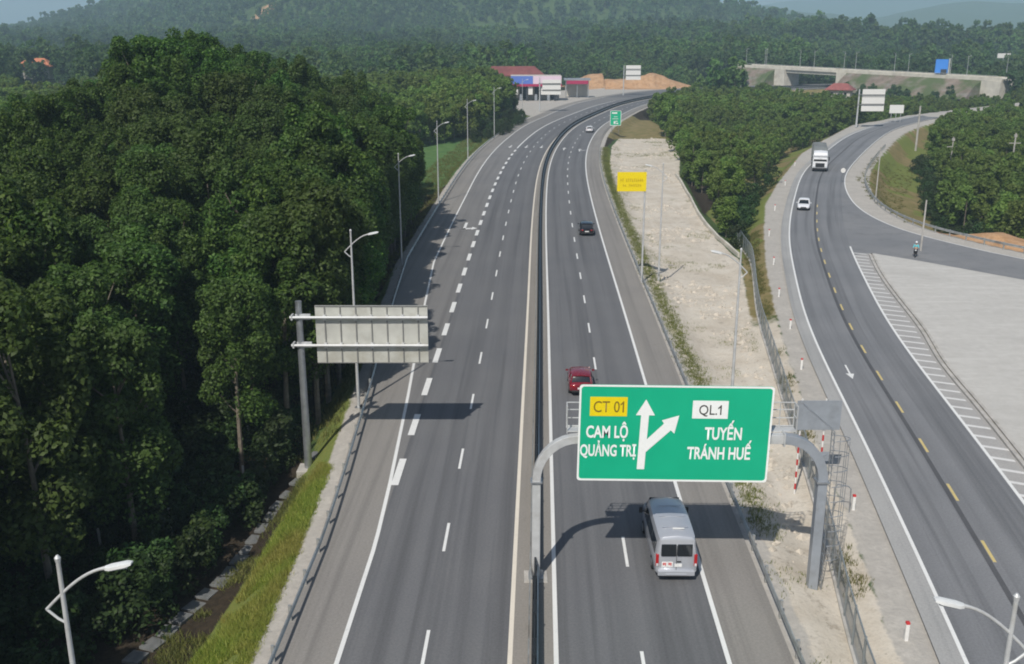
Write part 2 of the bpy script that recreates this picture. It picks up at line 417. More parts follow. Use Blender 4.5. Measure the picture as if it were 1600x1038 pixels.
RESTP = np.array([(2.5, 326), (12, 338), (22, 368), (34, 396), (48, 425), (62, 452), (92, 482), (96, 500), (60, 500), (30, 492), (10, 470), (0, 430), (-1, 395), (-1, 345)], float)
BR_A, BR_B = np.array((128.4, 560.)), np.array((206., 430.))        # the overpass, end to end
BANKP = np.array([(30, 500), (60, 494), (104, 506), (100, 520), (60, 530), (28, 520)], float)

def fbm(x, y, s, o=4, seed=0.):
    """cheap value noise fbm on arrays, -1..1"""
    tot = np.zeros_like(x); a = 1.; nrm = 0
    for k in range(o):
        xs, ys = x / s + 17.3 * k + seed, y / s - 9.1 * k + seed * 1.7
        xi, yi = np.floor(xs), np.floor(ys); fx, fy = xs - xi, ys - yi; fx = fx * fx * (3 - 2 * fx); fy = fy * fy * (3 - 2 * fy)
        hsh = lambda i, j: np.modf(np.abs(np.sin(i * 127.1 + j * 311.7 + k * 74.7) * 43758.5453))[0]
        v = (hsh(xi, yi) * (1 - fx) + hsh(xi + 1, yi) * fx) * (1 - fy) + (hsh(xi, yi + 1) * (1 - fx) + hsh(xi + 1, yi + 1) * fx) * fy
        tot += a * (2 * v - 1); nrm += a; a *= .5; s = s / 2
    return tot / nrm
sst = lambda x, a, b: (lambda t: t * t * (3 - 2 * t))(np.clip((x - a) / (b - a), 0, 1))
g2 = lambda x, y, cx, cy, sx, sy: np.exp(-((x - cx) / sx) ** 2 - ((y - cy) / sy) ** 2)
def terrain(x, y):
    z = -1.9 + .35 * fbm(x, y, 14, 3)
    z += 9.6 * np.where(x < -42, g2(x, y, -42, 128, 21, 52), g2(x, y, -42, 128, 26, 52)) * sst(-x, 14, 32)
    z -= 2.5 * sst(-x, 70, 110) * (1 - sst(y, 200, 300))
    z -= 1.2 * sst(-x, 12.5, 15) * (1 - sst(y, 50, 75)) * (1 - sst(-x, 20, 45))
    z += 5 * g2(x, y, -18, 335, 40, 55)
    z += (3 * fbm(x, y, 120, 3, 3.) + 2) * sst(y, 330, 600)
    z += .008 * np.clip(y - 520, 0, 1500) * (1 - .95 * sst(-x, 120, 420) * (1 - sst(y, 1500, 2000)))
    z += 7 * g2(x, y, -60, 640, 120, 100) + 15 * g2(x, y, 330, 940, 300, 110) * (1 + .4 * fbm(x, y, 120, 2))
    sp = 1 + .38 * fbm(x, y, 330, 4, 1.3) + .42 * (.5 - 1.6 * np.abs(fbm(x, y * .55, 260, 3, 6.6)))
    z += 330 * np.where(x < -220, g2(x, y, -220, 2250, 400, 620), g2(x, y, -220, 2250, 350, 620)) * sp
    z += 70 * g2(x, y, 60, 1750, 210, 330) * sp
    z += 48 * g2(x, y, -330, 1650, 170, 240) * sp + 44 * g2(x, y, 60, 1400, 190, 120) * sp + 34 * g2(x, y, -200, 1300, 150, 100) * sp + 22 * g2(x, y, 330, 1500, 150, 150) * sp
    mt_ = np.exp(-((x + 200) / 600) ** 2 - ((y - 1950) / 600) ** 2) * sst(y, 1250, 1500)
    z += mt_ * (38 * (.45 - np.abs(fbm(x + .35 * y, y * .6, 210, 3, 2.2)) * 1.7) + 14 * fbm(x, y, 90, 2, 4.4))
    rg = sst(x, 250, 900) * np.exp(-((y - 3700) / 650) ** 2)
    z += rg * (108 + 62 * fbm(x, y * .4, 420, 5, 5.1))
    rg2 = sst(x, 500, 1700) * np.exp(-((y - 6100) / 900) ** 2)
    z += rg2 * (205 + 90 * fbm(x, y * .3, 900, 4, 8.6))
    return z
def gravelly_(qx, qy, dq, left):
    fx = np.interp(qy, FEN[:, 1], FEN[:, 0])
    return (1 - sst(qy, 78, 98)) * (~left) * (dq > .3) * (dq < 9) * (qx > fx - 1.5)
def ground(P):
    """height and cover weights for points P (n,2)"""
    x, y = P[:, 0], P[:, 1]
    z = terrain(x, y); near = y < 620
    W = {k: np.zeros(len(P)) for k in ('sand', 'green', 'dry', 'litter', 'orange', 'pale')}
    idx = np.where(near & (np.abs(x) < 320))[0]; Q = P[idx]; zx = z[idx]; qx, qy = Q[:, 0], Q[:, 1]
    dh = np.where(ring_in(Q, HWPOLY), -1, 1) * line_dist(Q, HWPOLY, True)
    dq = np.where(ring_in(Q, QFLAT), -1, 1) * line_dist(Q, QFLAT, True)
    ds = np.where(ring_in(Q, SANDP), -1, 1) * line_dist(Q, SANDP, True)
    dr = np.where(ring_in(Q, RESTP), -1, 1) * line_dist(Q, RESTP, True)
    db = np.where(ring_in(Q, BANKP), -1, 1) * line_dist(Q, BANKP, True)
    xc = np.interp(qy, HC[:, 1], HC[:, 0]); left = qx < xc
    # sand terrace, slightly below the carriageway, with a bank along its far side
    sb = 1 - sst(ds, -.5, 3)
    zx = zx * (1 - sb) + sb * (-.95 + .16 * fbm(qx, qy, 5, 3) + .22 * np.clip(fbm(qx, qy, 3.2, 4, 6.) - .1, 0, 1) * (fbm(qx, qy, 16, 2, 2.5) > -.15) + .25 * sst(qy, 90, 250))
    zx = zx + (1 - sst(np.abs(ds), 0, 2.2)) * .25 * (qx > 17) * (qy > 60)
    # slope inside the right-hand bend falls away to the trees
    inner = sst(qy, 118, 130) * (qx > 45) * (dq > 0)
    zx = zx - inner * np.clip(dq * .28, 0, 3.2)
    # orange cutting at the right edge, excavated bank far away, embankments
    zx = zx + (3.6 + fbm(qx, qy, 4, 3)) * g2(qx, qy, 63.5, 126.5, 8.5, 6.5) * sst(dq, .2, 2.2)
    zx = np.where(db < 6, zx + (9.5 + 3.2 * fbm(qx, qy, 14, 3, 8.)) * (1 - sst(db + 2 * fbm(qx, qy, 10, 2, 5.), -11, 5)) * np.interp(qx, [26, 45, 70, 104], [.55, .6, 1., .1]), zx)
    br = 1 - sst(dr, -1, 6); zx = zx * (1 - br) + br * -.1
    b = 1 - sst(dh, 0., 3.2); zx = zx * (1 - b) - .14 * b
    b = 1 - sst(dq, .2, 3.5); zx = zx * (1 - b) - .14 * b
    z[idx] = zx
    W['orange'] = np.maximum(W['orange'], 1.5 * np.exp(-((x - -298) / 15) ** 2 - ((y - 1270) / 20) ** 2))
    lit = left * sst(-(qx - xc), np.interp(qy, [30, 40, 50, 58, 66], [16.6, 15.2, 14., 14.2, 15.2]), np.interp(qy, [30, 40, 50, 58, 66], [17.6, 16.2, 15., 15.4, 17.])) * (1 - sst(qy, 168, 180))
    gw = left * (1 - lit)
    tn = fbm(qx, qy, 9, 3, 2.)
    W['sand'][idx] = np.maximum((1 - sst(ds, -.6 , .7)) * ~left, gravelly_(qx, qy, dq, left))
    rlit = (~left) * (ds > 1) * (dq > 9) * .8 * (1 - ((qy > 258) & (qy < 330) & (qx < 45)))
    fenx = np.interp(qy, FEN[:, 1], FEN[:, 0])
    verge = (~left) * (dq > 0) * (dq < 9.5) * (qx > fenx - 1)
    gravelly = (1 - sst(qy, 78, 98)) * verge
    dryinner = inner * (1 - sst(dq, 11, 15))
    W['dry'][idx] = np.maximum.reduce([verge * (1 - gravelly) * (tn > -.1), dryinner, ((qy > 258) & (qy < 330) & ~left & (dq > 4)) * .9,
        left * (qy > 118) * (qy < 330) * (np.clip(1 - np.abs(dh - 6.5) / 4.5, 0, 1)), (qy > 430) * (np.hypot(qx - 165, qy - 440) < 70) * .8])
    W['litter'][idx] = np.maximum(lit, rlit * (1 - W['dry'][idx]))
    W['green'][idx] = np.maximum.reduce([gw * (qy < 60), left * (qy > 150) * (qy < 265), verge * (1 - gravelly) * (tn <= -.1), .9 * (~left) * np.clip(1 - np.abs(dh - 1.3) / .75, 0, 1) * sst(qy, 38, 52) * (1 - sst(qy, 215, 250)), left * (dh < 2.5) * (qy > 60) * .6])
    W['pale'][idx] = np.maximum.reduce([br, 1 - sst(np.abs(dq + 1), .8, 2.), left * (1 - sst(dh, .1, .9)) * .9, (~left) * (1 - sst(dh, -.1, .7)) * .8, (dq < 0) * 1.])
    W['orange'][idx] = np.maximum(1 - sst(db + 2.5 * fbm(qx, qy, 9, 2), 0, 5), g2(qx, qy, 62.5, 124.5, 8.5, 6) * 2.6 * (dq > .3))
    return z, W
def gz(x, y): return float(ground(np.array([[x, y]], float))[0][0])
def gzs(P): return ground(np.asarray(P, float))[0]

# ------------------------------------------------------------------ the ground sheet
def ax(segs):
    out = []
    for a, b, st in segs: out.append(np.arange(a, b, st))
    return np.concatenate(out)
gx = np.r_[-4200, -3200, -2500, ax([(-2000, -700, 55), (-700, -240, 20), (-240, -100, 6), (-100, -24, 1.5), (-24, 36, .5), (36, 80, .8), (80, 140, 2), (140, 320, 6), (320, 900, 22), (900, 3000, 60)]), 3400, 4200, 5200]
gy = np.r_[-300, -120, ax([(-60, 20, 6), (20, 90, .6), (90, 180, .9), (180, 300, 1.6), (300, 560, 3), (560, 1000, 12), (1000, 2700, 24), (2700, 5000, 50), (5000, 8200, 110)])]
GX, GY = np.meshgrid(gx, gy); GP = np.c_[GX.ravel(), GY.ravel()]
GZ, GW = ground(GP)
nx_, ny_ = len(gx), len(gy); ii = np.arange(nx_ * ny_).reshape(ny_, nx_)
GF = np.c_[ii[:-1, :-1].ravel(), ii[:-1, 1:].ravel(), ii[1:, 1:].ravel(), ii[1:, :-1].ravel()]
gme = npmesh('ground', np.c_[GP, GZ], GF, True)
for nm, ks in (('cover', ('sand', 'green', 'dry', 'litter')), ('cover_extra', ('orange', 'pale'))):
    a = gme.attributes.new(nm, 'FLOAT_COLOR', 'POINT')
    arr = np.ones((len(GP), 4), np.float32)
    for i, k in enumerate(ks): arr[:, i] = np.clip(GW[k], 0, 1)
    if len(ks) < 4: arr[:, 2] = 0
    a.data.foreach_set('color', arr.ravel())
def groundmat():
    m, t, b = newmat('ground_cover'); p = wpos(t)
    A = N(t, 'ShaderNodeAttribute', attribute_name='cover'); B = N(t, 'ShaderNodeAttribute', attribute_name='cover_extra')
    sa = t.nodes.new('ShaderNodeSeparateColor'); t.links.new(A.outputs['Color'], sa.inputs[0])
    sb = t.nodes.new('ShaderNodeSeparateColor'); t.links.new(B.outputs['Color'], sb.inputs[0])
    n1 = noise(t, p, .45, 6, .7); n2 = noise(t, p, 3.5, 5, .7); n3 = noise(t, p, .06, 4, .6)
    def two(c1, c2, f=n1, lo=.35, hi=.65): return mix(t, ramp(t, f, lo, hi), c1, c2)
    base = two((.045, .08, .026), (.075, .115, .036), n3)
    sand = mix(t, ramp(t, n2, .35, .7), two((.5, .44, .36), (.62, .57, .49)), two((.42, .37, .3), (.6, .555, .48)))
    sand = mix(t, math_(t, 'MULTIPLY', ramp(t, noise(t, p, .9, 8, .8), .54, .66), .8), sand, (.24, .2, .15))
    sand = mix(t, math_(t, 'MULTIPLY', ramp(t, noise(t, p, 7., 6, .8), .56, .7), .7), sand, (.3, .26, .2))
    sand = mix(t, math_(t, 'MULTIPLY', ramp(t, noise(t, scalev(t, p, (1.2, .12, 1)), 1., 4, .6), .55, .7), .55), sand, (.6, .55, .48))
    grass = mix(t, ramp(t, n2, .3, .7), two((.08, .14, .034), (.15, .185, .045)), (.19, .2, .055))
    sxyz = t.nodes.new('ShaderNodeSeparateXYZ'); t.links.new(p, sxyz.inputs[0])
    grass = mix(t, math_(t, 'MULTIPLY', ramp(t, math_(t, 'DIVIDE', sxyz.outputs[1], 300.), .25, .45), math_(t, 'LESS_THAN', sxyz.outputs[0], 3.)), grass, mix(t, ramp(t, n1, .35, .65), (.06, .13, .04), (.11, .19, .06)))
    dry = mix(t, ramp(t, n2, .3, .7), two((.17, .15, .055), (.25, .19, .09)), two((.12, .125, .04), (.27, .21, .11)))
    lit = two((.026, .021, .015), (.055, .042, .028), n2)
    org = mix(t, ramp(t, noise(t, p, .35, 7, .75), .35, .65), two((.42, .22, .1), (.54, .35, .2), n2), mix(t, ramp(t, n1, .4, .6), (.26, .15, .08), (.48, .32, .2)))
    pal = mix(t, ramp(t, n2, .35, .7), two((.4, .375, .34), (.5, .47, .425)), (.36, .34, .31))
    def msk(o, k=.5):
        v = math_(t, 'ADD', o, math_(t, 'MULTIPLY', math_(t, 'SUBTRACT', n1, .5), k * 1.6))
        v = math_(t, 'ADD', v, math_(t, 'MULTIPLY', math_(t, 'SUBTRACT', n2, .5), k))
        return math_(t, 'MULTIPLY', ramp(t, v, .38, .6), ramp(t, o, .02, .12))
    col = base
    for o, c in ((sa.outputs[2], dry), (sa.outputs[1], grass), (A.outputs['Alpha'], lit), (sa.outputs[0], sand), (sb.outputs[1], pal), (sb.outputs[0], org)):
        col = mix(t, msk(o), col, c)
    t.links.new(col, b.inputs['Base Color']); b.inputs['Roughness'].default_value = .95; b.inputs['Specular IOR Level'].default_value = .15
    bump(t, b, n2, .5, .12)
    return m
ground_o = put('ground', gme, groundmat(), None, 'structure')

# ------------------------------------------------------------------ carriageways, shoulders, markings
def ribbon(name, lo, hi, z, mat, s0=0, s1=None, pos=hpos, SS=HS, kind='structure', step=1.5, nacross=1):
    s1 = SS[-1] if s1 is None else s1
    s = np.linspace(s0, s1, max(2, int((s1 - s0) / step) + 1))
    y = pos(s, 0.)[:, 1]
    f = lambda o: o(y) if callable(o) else np.full(len(s), float(o))
    a, b = f(lo), f(hi)
    cols = []; uv = []
    for k in range(nacross + 1):
        o = a + (b - a) * k / nacross; p = pos(s, o)
        zz = z(s, o) if callable(z) else np.full(len(s), z)
        cols.append(np.c_[p, zz]); uv.append(np.c_[o, s])
    V = np.stack(cols, 1).reshape(-1, 3); U = np.stack(uv, 1).reshape(-1, 2); m = nacross + 1
    i = np.arange(len(s) - 1)[:, None] * m + np.arange(nacross)
    F = np.stack([i, i + 1, i + m + 1, i + m], -1).reshape(-1, 4)
    return put(name, npmesh(name, V, F, False, U), mat, None, kind)
ribbon('highway', lambda y: EL(y), 8.0, .0, M['lane'])
ribbon('slip_lane', lambda y: EL(y) - .02, -8.0, .004, M['aux'], at_y(48), at_y(420))
ribbon('highway_shoulder', lambda y: GL(y) - .35, lambda y: EL(y), .001, M['shoulder'])
ribbon('highway_shoulder', 8.0, GR - .1, .001, M['shoulder'])
ribbon('median_strip', -.9, .9, .006, M['median'])
def stripes(name, items, z, mat, pos=hpos):
    """items: (s0, s1, off0, off1, width) -> one sheet of painted strips"""
    V = []; F = []
    for s0, s1, o0, o1, wd in items:
        n = max(1, int((s1 - s0) / 2.0)); s = np.linspace(s0, s1, n + 1)
        if callable(o0): o = o0(pos(s, 0.)[:, 1])
        else: o = np.linspace(o0, o1, n + 1)
        a = pos(s, o - wd / 2); c = pos(s, o + wd / 2); k = sum(map(len, V))
        V.append(np.c_[np.stack([a, c], 1).reshape(-1, 2), np.full(2 * (n + 1), z)])
        j = k + 2 * np.arange(n); F.append(np.c_[j, j + 1, j + 3, j + 2])
    return put(name, npmesh(name, np.concatenate(V), np.concatenate(F)), mat, None, 'structure')
sE = HS[-1]
stripes('edge_line_marking', [(0, at_y(420), EL, 0, .2)], .012, M['white'])
stripes('edge_line_marking', [(0, sE, RO, RO, .2)], .012, M['white'])
stripes('edge_line_marking', [(0, sE, .95, .95, .2)], .012, M['white'])
stripes('edge_line_marking', [(0, sE, -.95, -.95, .2)], .012, M['cream'])
def dashes(off, y0, pitch, ln, wd, ymax, n0=-6):
    s0 = at_y(y0); out = []; k = n0
    while True:
        s = s0 + k * pitch
        if s > at_y(ymax): break
        if s > 2: out.append((s - ln / 2, s + ln / 2, off, off, wd))
        k += 1
    return out
stripes('lane_line_marking', dashes(-4.5, 35.9, 9.85, 3.0, .15, 440), .012, M['white'])
stripes('lane_line_marking', dashes(4.5, 34.6, 9.9, 3.0, .15, 440), .012, M['white'])
th = dashes(-8.0, 53.6, 7.42, 3.7, .42, 225, 0)
stripes('slip_lane_marking', th + [(at_y(229), at_y(400), -8., -8., .3)], .013, M['white'])
def arrow_marking(s, off, kind, pos=hpos, L=5.5, W=1.0, back=False, k_=1.):
    """painted lane arrow; kind: straight / left / right"""
    shp = [[(-.11, 0), (.11, 0), (.11, 3.4), (-.11, 3.4)], [(-.5, 3.4), (.5, 3.4), (0, 5.4)]]
    if kind == 'right': shp = [[(-.13, 0), (.13, 0), (.13, 5.), (-.13, 5.)], [(.13, 1.4), (1.4, 2.2), (1.4, 2.7), (.13, 1.9)], [(-.5, 3.6), (.5, 3.6), (0, 5.6)]]
    if kind == 'merge': shp = [[(-.17, 5.0), (-.17, 0.), (.2, 0.), (.2, 5.0)], [(-.17, 0), (-.17, .8), (1.0, 1.2), (1.0, .4)], [(1.0, -.2), (1.0, 1.9), (1.7, .85)]]
    V = []; F = []
    for poly in shp:
        k = len(V)
        for a, l in poly:
            a, l = a * k_, l * k_
            ss, oo = (s + L - l, off - a) if back else (s + l, off + a)
            V.append((*pos(ss, oo), .014))
        F.append(tuple(range(k, k + len(poly))))
    me = bpy.data.meshes.new('arrow_marking'); me.from_pydata(V, [], F)
    bm = bmesh.new(); bm.from_mesh(me)
    for f in bm.faces:
        f.normal_update()
        if f.normal.z < 0: f.normal_flip()
    bm.to_mesh(me); bm.free()
    return put('arrow_marking', me, M['white'], None, 'structure')
arrow_marking(at_y(130), -9.9, 'merge', L=5.5, back=False)
for o in (-9.9, -6.2, -2.7): arrow_marking(at_y(230), o, 'straight', back=True)
arrow_marking(at_y(226), 2.7, 'straight'); arrow_marking(at_y(224), 6.3, 'right')

def sheet(name, poly, z, mat):
    """flat polygon sheet"""
    bm = bmesh.new(); vs = [bm.verts.new((p[0], p[1], z)) for p in poly]
    es = [bm.edges.new((vs[i], vs[(i + 1) % len(vs)])) for i in range(len(vs))]
    bmesh.ops.triangle_fill(bm, edges=es, use_beauty=True)
    for f in bm.faces:
        f.normal_update()
        if f.normal.z < 0: f.normal_flip()
    me = bpy.data.meshes.new(name); bm.to_mesh(me); bm.free()
    return put(name, me, mat, None, 'structure')
qsel = QL[(QL[:, 1] < 330)][::2]
QR_ = lambda s0, s1, off, st=3.: qpos(np.arange(s0, s1, st), off)
sj = q_at_y(118)
rightedge = QR_(0, sj, 7.25)
sheet('side_road', np.r_[qsel, QI[QI[:, 1] > 66][::2] * 1.0, PT[::-1], rightedge[::-1]], .002, M['road2'])
ribbon('side_road', 0.05, 7.2, .006, M['road2u'], 0, q_at_y(325), qpos, QS)
ribbon('side_road_shoulder', -.95, .06, .004, M['qsh'], 0, q_at_y(325), qpos, QS)
# pale dusty shoulder left of the side road is part of the ground; hatched strip and plaza
hs = np.arange(0, q_at_y(119), 3.)
sheet('hatched_strip', np.r_[qpos(hs, 7.1), np.array([(42.2, 115.2)]), PK[::-1][:, :]], -.004, M['hatch'])
def plazamat():
    m, t, b = newmat('plaza_concrete'); p = wpos(t)
    f = noise(t, p, 1.1, 8, .75); g = noise(t, scalev(t, p, (.12, .9, 1)), 1., 5, .65); h = noise(t, p, .12, 4)
    col = mix(t, ramp(t, f, .3, .7), (.415, .4, .37), (.52, .505, .475))
    col = mix(t, math_(t, 'MULTIPLY', ramp(t, g, .5, .72), .6), col, (.58, .565, .535))
    col = mix(t, math_(t, 'MULTIPLY', ramp(t, h, .5, .7), .45), col, (.38, .365, .34))
    col = mix(t, math_(t, 'MULTIPLY', ramp(t, noise(t, p, 4., 6, .8), .6, .75), .5), col, (.33, .32, .295))
    t.links.new(col, b.inputs['Base Color']); b.inputs['Roughness'].default_value = .95; bump(t, b, f, .4, .05)
    return m
sheet('plaza', np.r_[PK + np.array([.25, 0]), PT, np.array([(140, 40), (140, -20), (27, -20)])], -.006, plazamat())
stripes('edge_line_marking', [(0, q_at_y(322), .12, .12, .18)], .014, M['white'], qpos)
stripes('edge_line_marking', [(0, q_at_y(121), 7.2, 7.2, .2)], .014, M['white'], qpos)
stripes('road_seam', [(0, q_at_y(300), 3.42, 3.42, .28)], .009, M['seam'], qpos)
yl = []
s0 = q_at_y(38.3); k = -3
while s0 + k * 6.75 < q_at_y(300):
    yl.append((s0 + k * 6.75 - 1.1, s0 + k * 6.75 + 1.1, 3.68, 3.68, .16)); k += 1
stripes('centre_line_marking', [q for q in yl if q[0] < q_at_y(150)], .014, M['yellow'], qpos)
arrow_marking(q_at_y(70.5), 1.55, 'straight', qpos, L=3.4, back=True, k_=.62)
HV = []; HF = []                                           # slanting hatch strokes
for s in np.arange(q_at_y(24), q_at_y(117), 1.75):
    kx = PK[np.argmin(np.hypot(*(PK - np.array(qpos(s, 9.5))).T))]
    wdt = min(2.5, np.hypot(*(kx - np.array(qpos(s, 7.2)))) - .45) * random.uniform(.82, 1.)
    if wdt < .4: continue
    k = len(HV); HV += [(*qpos(s, 7.3), .006), (*qpos(s + .36, 7.3), .006), (*qpos(s + .36 - wdt * .3, 7.3 + wdt), .006), (*qpos(s - wdt * .3, 7.3 + wdt), .006)]
    HF.append((k + 3, k + 2, k + 1, k))
put('hatch_marking', npmesh('hatch_marking', HV, HF), M['faint'], None, 'structure')
qi = [(x, y, 0) for x, y in QI]
qim = MB()
qo = QI + normals(QI) * .18; Vq = np.c_[np.stack([QI, qo], 1).reshape(-1, 2), np.full(2 * len(QI), .012)]
j = 2 * np.arange(len(QI) - 1); put('edge_line_marking', npmesh('edge_line_marking', Vq, np.c_[j, j + 1, j + 3, j + 2]), M['white'], None, 'structure')
kb = MB().sweep([(x, y, 0) for x, y in PK], [(-.28, -.05), (-.28, .16), (-.05, .16), (-.05, .03), (.1, .03), (.1, .16), (.3, .16), (.3, -.05)], True)
kb.build('kerb', M['concrete'], None, kind='structure')
gm = MB()

# ------------------------------------------------------------------ guardrails
WPROF = [(.0, .42), (.045, .45), (.045, .5), (.0, .54), (.0, .58), (.045, .62), (.045, .68), (.0, .72)]
def rail_path(off, y0, y1, step=3.):
    s = np.arange(at_y(y0), at_y(y1), step); y = hpos(s, 0.)[:, 1]
    o = off(y) if callable(off) else np.full(len(s), off)
    p = hpos(s, o); return [(a, b, 0.) for a, b in p]
def guardrail(label, off, y0, y1, side, post_to):
    t = thing('guardrail', label, 'guardrail', (*rail_path(off, y0, y0 + 8)[0][:2], 0))
    inv = Matrix.Translation(-t.location)
    b = MB().sweep(rail_path(off, y0, y1), [(side * a - side * .03, z) for a, z in WPROF] + [(-side * .045, .72), (-side * .045, .42)], True)
    b.v = [tuple(inv @ Vector(v)) for v in b.v]; b.build('beam', M['rail'], t)
    pm = MB().box((0, 0, .2), (.13, .13, 1.1)); me = None
    for x, y, z in rail_path(lambda yy: (off(yy) if callable(off) else off) - side * .14, y0, post_to, 3.0):
        if me is None: o = pm.build('post', M['rail'], t); me = o.data
        else: o = bpy.data.objects.new('post', me); COL.objects.link(o); o.parent = t
        o.location = Vector((x, y, z)) - t.location
    return t
guardrail('long galvanised guardrail along the left edge of the highway below the wood', lambda y: GL(y), 14, 312, 1, 220)
guardrail('long galvanised guardrail along the right edge of the highway beside the sand', GR, 12, 236, -1, 220)
mt = thing('median_barrier', 'dark steel barrier with anti-glare screen running down the middle of the highway', 'barrier', (.6, 14, 0))
mi = Matrix.Translation(-mt.location)
for sd in (-1, 1):
    b = MB().sweep(rail_path(sd * .17 , 8, 540, 4.), [(sd * a, z) for a, z in WPROF] + [(-sd * .02, .72), (-sd * .02, .42)], True)
    b.v = [tuple(mi @ Vector(v)) for v in b.v]; b.build('beam', M['rail'] if sd < 0 else M['galv'], mt)
b = MB().sweep(rail_path(.05, 8, 540, 4.), [(-.045, .05), (-.045, 1.15), (.045, 1.15), (.045, .05)], True)
b.v = [tuple(mi @ Vector(v)) for v in b.v]; b.build('anti_glare_screen', M['darkrail'], mt)
pm = None
for x, y, z in rail_path(.05, 10, 300, 3.0):
    if pm is None: o = MB().box((0, 0, .6), (.16, .07, 1.2)).build('post', M['darkrail'], mt); pm = o.data
    else: o = bpy.data.objects.new('post', pm); COL.objects.link(o); o.parent = mt
    o.location = Vector((x, y, 0)) - mt.location

# ------------------------------------------------------------------ lettering
def text_mesh(body, plain, x0, x1, z0, cap, y, bold=.018, depth=.012):
    """mesh of body, fitted so that the plain letters span x0..x1 with cap height cap on baseline z0, facing -Y"""
    def raw(tx):
        cu = bpy.data.curves.new('lettering', 'FONT'); cu.body = tx; cu.size = 1; cu.extrude = 0.0; cu.offset = bold; cu.resolution_u = 3
        o = bpy.data.objects.new('lettering', cu); COL.objects.link(o)
        dg = bpy.context.evaluated_depsgraph_get(); me = bpy.data.meshes.new_from_object(o.evaluated_get(dg))
        bpy.data.objects.remove(o); return me
    a = raw(plain); c = np.empty(len(a.vertices) * 3, np.float32); a.vertices.foreach_get('co', c); c = c.reshape(-1, 3)
    e = raw('E'); ce = np.empty(len(e.vertices) * 3, np.float32); e.vertices.foreach_get('co', ce); ce = ce.reshape(-1, 3)
    me = a if body == plain else raw(body); d = np.empty(len(me.vertices) * 3, np.float32); me.vertices.foreach_get('co', d); d = d.reshape(-1, 3)
    kx = (x1 - x0) / (c[:, 0].max() - c[:, 0].min()); kz = cap / (ce[:, 1].max() - ce[:, 1].min())
    out = np.c_[x0 + (d[:, 0] - c[:, 0].min()) * kx, np.full(len(d), y), z0 + (d[:, 1] - ce[:, 1].min()) * kz]
    me.vertices.foreach_set('co', out.astype(np.float32).ravel()); me.update(); return me

# ------------------------------------------------------------------ green gantry sign
GYY = 41.95
gt = thing('sign_gantry', 'large green gantry sign reading CAM LO QUANG TRI with fork arrow above the right carriageway', 'road sign', (1.12, GYY, 0))
def gl(v): return (v[0] - 1.12, v[1] - GYY, v[2])
def arch(x0, zb, x1, zt, flip, r=.21):
    """square hollow post that bends into the beam"""
    pts = [(x0, zb), (x0, 5.0)]; n = 9
    for i in range(1, n + 1):
        a = math.pi / 2 * i / n
        pts.append((x0 + (1 - math.cos(a)) * (x1 - x0), 5.0 + math.sin(a) * (zt - 5.0)))
    return pts
for nm, x0, zb, x1 in (('post', 1.12, 0., 3.0), ('post', 14.2, -1.25, 12.3)):
    m = MB(); pr = arch(x0, zb, x1, 7.05, 0); r = .19 if x0 < 5 else .22; vs = []; fs = []
    for i, (x, z) in enumerate(pr):
        dx = pr[min(i + 1, len(pr) - 1)][0] - pr[max(i - 1, 0)][0]; dz = pr[min(i + 1, len(pr) - 1)][1] - pr[max(i - 1, 0)][1]
        l = math.hypot(dx, dz); nx, nz = -dz / l, dx / l
        vs += [gl((x + nx * r * a, GYY + r * b, z + nz * r * a)) for a, b in ((-1, -1), (1, -1), (1, 1), (-1, 1))]
    for i in range(len(pr) - 1):
        for j in range(4): fs.append((i * 4 + j, i * 4 + (j + 1) % 4, i * 4 + 4 + (j + 1) % 4, i * 4 + 4 + j))
    m.add(vs, fs + [(0, 1, 2, 3), tuple(len(vs) - 4 + q for q in (0, 1, 2, 3))])
    p = m.build(nm, M['galvlight'] if x0 < 5 else M['post'], gt, bevel=.02)
    f = MB().box(gl((x0, GYY, 4.95)), (r * 2 + .16, r * 2 + .16, .07)).box(gl((x0, GYY, zb + .06)), (r * 2 + .3, r * 2 + .3, .06))
    for a in (-1, 1):
        f.box(gl((x0 + a * (r + .07), GYY, zb + .22)), (.12, .03, .3)).box(gl((x0, GYY + a * (r + .07), zb + .22)), (.03, .12, .3))
    f.build('flange', M['galv'], p)
    MB().box(gl((x0, GYY, zb - .12)), (1.1, 1.1, .32)).build('footing', M['concrete'], gt, bevel=.03)
bmm = MB().box(gl((7.65, GYY, 7.05)), (9.36, .38, .42)); bmm.box(gl((3.02, GYY, 7.05)), (.07, .6, .62)).box(gl((12.28, GYY, 7.05)), (.07, .6, .62))
bmm.build('beam', M['galvlight'], gt, bevel=.02)
cw = MB()
for z in (7.36, 7.75, 8.15, 8.5): cw.tube([gl((2.5, GYY + .75, z)), gl((12.9, GYY + .75, z))], .028, 6)
for x in np.arange(2.5, 13, .65): cw.tube([gl((x, GYY + .75, 7.25)), gl((x, GYY + .75, 8.5))], .025, 6)
cw.box(gl((7.7, GYY + .5, 7.3)), (10.4, .6, .05))
for x in (2.5, 12.9): cw.tube([gl((x, GYY + .2, 8.5)), gl((x, GYY + .75, 8.5))], .028, 6).tube([gl((x, GYY + .2, 7.9)), gl((x, GYY + .75, 7.9))], .025, 6).tube([gl((x, GYY + .2, 7.2)), gl((x, GYY + .2, 8.5))], .025, 6)
cw.build('catwalk', M['galvlight'], gt)
ldm = MB()
for a in (-.2, .2): ldm.tube([gl((14.62, GYY + .1 + a, -1.0)), gl((14.55, GYY + .1 + a, 7.4)), gl((13.2, GYY + .6 + a, 8.5))], .028, 6)
for z in np.arange(-.8, 7.3, .32): ldm.tube([gl((14.6, GYY - .1, z)), gl((14.6, GYY + .3, z))], .018, 5)
